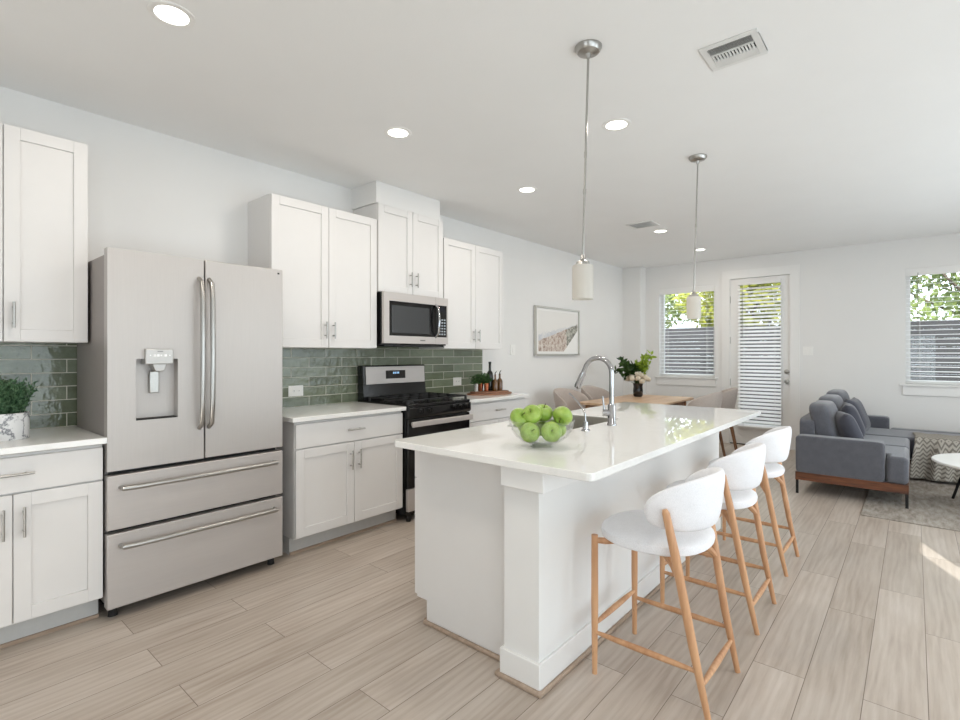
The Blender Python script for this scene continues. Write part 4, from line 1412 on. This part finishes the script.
# potted plant left
pp = thing('potted_plant', (.335, .385, .914), 'bushy green plant in a white marble pot on the left worktop', 'plant')
MB().lathe([(0, .914), (.083, .914), (.086, .918), (.086, 1.038), (.083, 1.041), (.076, 1.041), (.076, 1.02), (0, 1.02)], (.335, .385, 0), 40).build('pot', MARBLE, pp)
MB().lathe([(.076, 1.022), (.04, 1.028), (0, 1.03)], (.335, .385, 0), 20).build('soil', SOIL, pp)
fm = MB(); rr = random.Random(5)
for k in range(190):
    an = rr.random() * 2 * pi; r0 = .06 * sqrt(rr.random()); sp_ = .2 + .75 * rr.random()
    p = Vector((.335 + cos(an) * r0, .385 + sin(an) * r0, 1.025))
    d = Vector((cos(an) * r0 * 7 * sp_, sin(an) * r0 * 7 * sp_, 1)).normalized()
    Ln = .08 + .10 * rr.random()
    fm.tube([p, p + d * Ln * .5, p + d * Ln + Vector((0, 0, -.005))], [.0012, .001, .0006], 4)
    for q in range(16):
        f = .25 + .75 * q / 16
        leaf(fm, p + d * Ln * f, d * .8 + Vector((rr.gauss(0, 1), rr.gauss(0, 1), rr.gauss(.2, .6))) * .8, .024, .0035)
fm.build('foliage', ROSEMARY, pp, smooth=0)

# tray with bottles and herb cups
TX, TY = .365, 4.04
tr = thing('serving_board', (TX, TY, .914), 'oval wooden serving board with bottles on the worktop right of the range', 'tray')
def oval(a, b_, n=40):
    q = radians(-14)
    return [(TX + a * cos(2 * pi * k / n) * cos(q) - b_ * sin(2 * pi * k / n) * sin(q), TY + a * cos(2 * pi * k / n) * sin(q) + b_ * sin(2 * pi * k / n) * cos(q)) for k in range(n)]
MB().prism(oval(.15, .265), 'z', .914, .930).build('lower_board', BOARD, tr, bevel=.004)
MB().prism(oval(.122, .232), 'z', .930, .946).build('upper_board', BOARD, tr, bevel=.004)
zt = .946
def bottle(x, y, h, r, body, label, spout):
    t = thing('bottle', (x, y, zt), label, 'bottle', 'bottles on the serving board')
    MB().lathe([(0, zt), (r, zt), (r * 1.02, zt + .01), (r * 1.02, zt + h * .52), (r * .8, zt + h * .62), (r * .36, zt + h * .70), (r * .34, zt + h * .92), (r * .40, zt + h * .93), (r * .40, zt + h * .96), (0, zt + h * .96)], (x, y, 0), 24).build('glass', body, t)
    if spout:
        MB().tube([(x, y, zt + h * .955), (x, y, zt + h * 1.05), (x + .012, y + .01, zt + h * 1.15)], [.006, .005, .003], 8).build('pourer', METALBLK, t)
    else:
        MB().lathe([(0, zt + h * .96), (r * .42, zt + h * .96), (r * .42, zt + h * 1.0), (0, zt + h)], (x, y, 0), 16).build('cap', BOTTLEBLK, t)
bottle(.33, 4.085, .30, .036, BOTTLEBLK, 'tall dark bottle in the middle of the serving board', False)
bottle(.40, 4.085, .175, .028, BOTTLEAMB, 'amber oil bottle with pourer, next to the tall dark bottle', True)
bottle(.365, 4.205, .18, .030, BOTTLEAMB, 'amber oil bottle with pourer at the right end of the serving board', True)
def herb(x, y, label, m, seed):
    t = thing('herb_pot', (x, y, zt), label, 'plant', 'small herb pots on the serving board')
    MB().lathe([(0, zt), (.022, zt), (.026, zt + .07), (.027, zt + .082), (.025, zt + .082), (.023, zt + .07), (0, zt + .068)], (x, y, 0), 20).build('cup', m, t)
    f = MB(); q = random.Random(seed)
    global rr
    rr = q
    for k in range(46):
        p = Vector((x + q.gauss(0, .010), y + q.gauss(0, .010), zt + .066))
        d = Vector((q.gauss(0, .38), q.gauss(0, .38), 1)).normalized()
        Ln = .05 + .07 * q.random()
        f.tube([p, p + d * Ln], [.001, .0007], 4)
        for s_ in range(6):
            leaf(f, p + d * Ln * (.3 + .13 * s_), (q.gauss(0, 1), q.gauss(0, 1), q.gauss(.4, .5)), .024, .006)
    f.build('herb_leaves', HERB, t, smooth=0)
herb(.33, 3.865, 'silver cup of green herbs at the left end of the serving board', SILVER, 1)
herb(.30, 3.975, 'copper cup of green herbs, left of the other copper cup', COPPER, 2)
herb(.365, 3.985, 'copper cup of green herbs right beside the tall dark bottle', COPPER, 3)
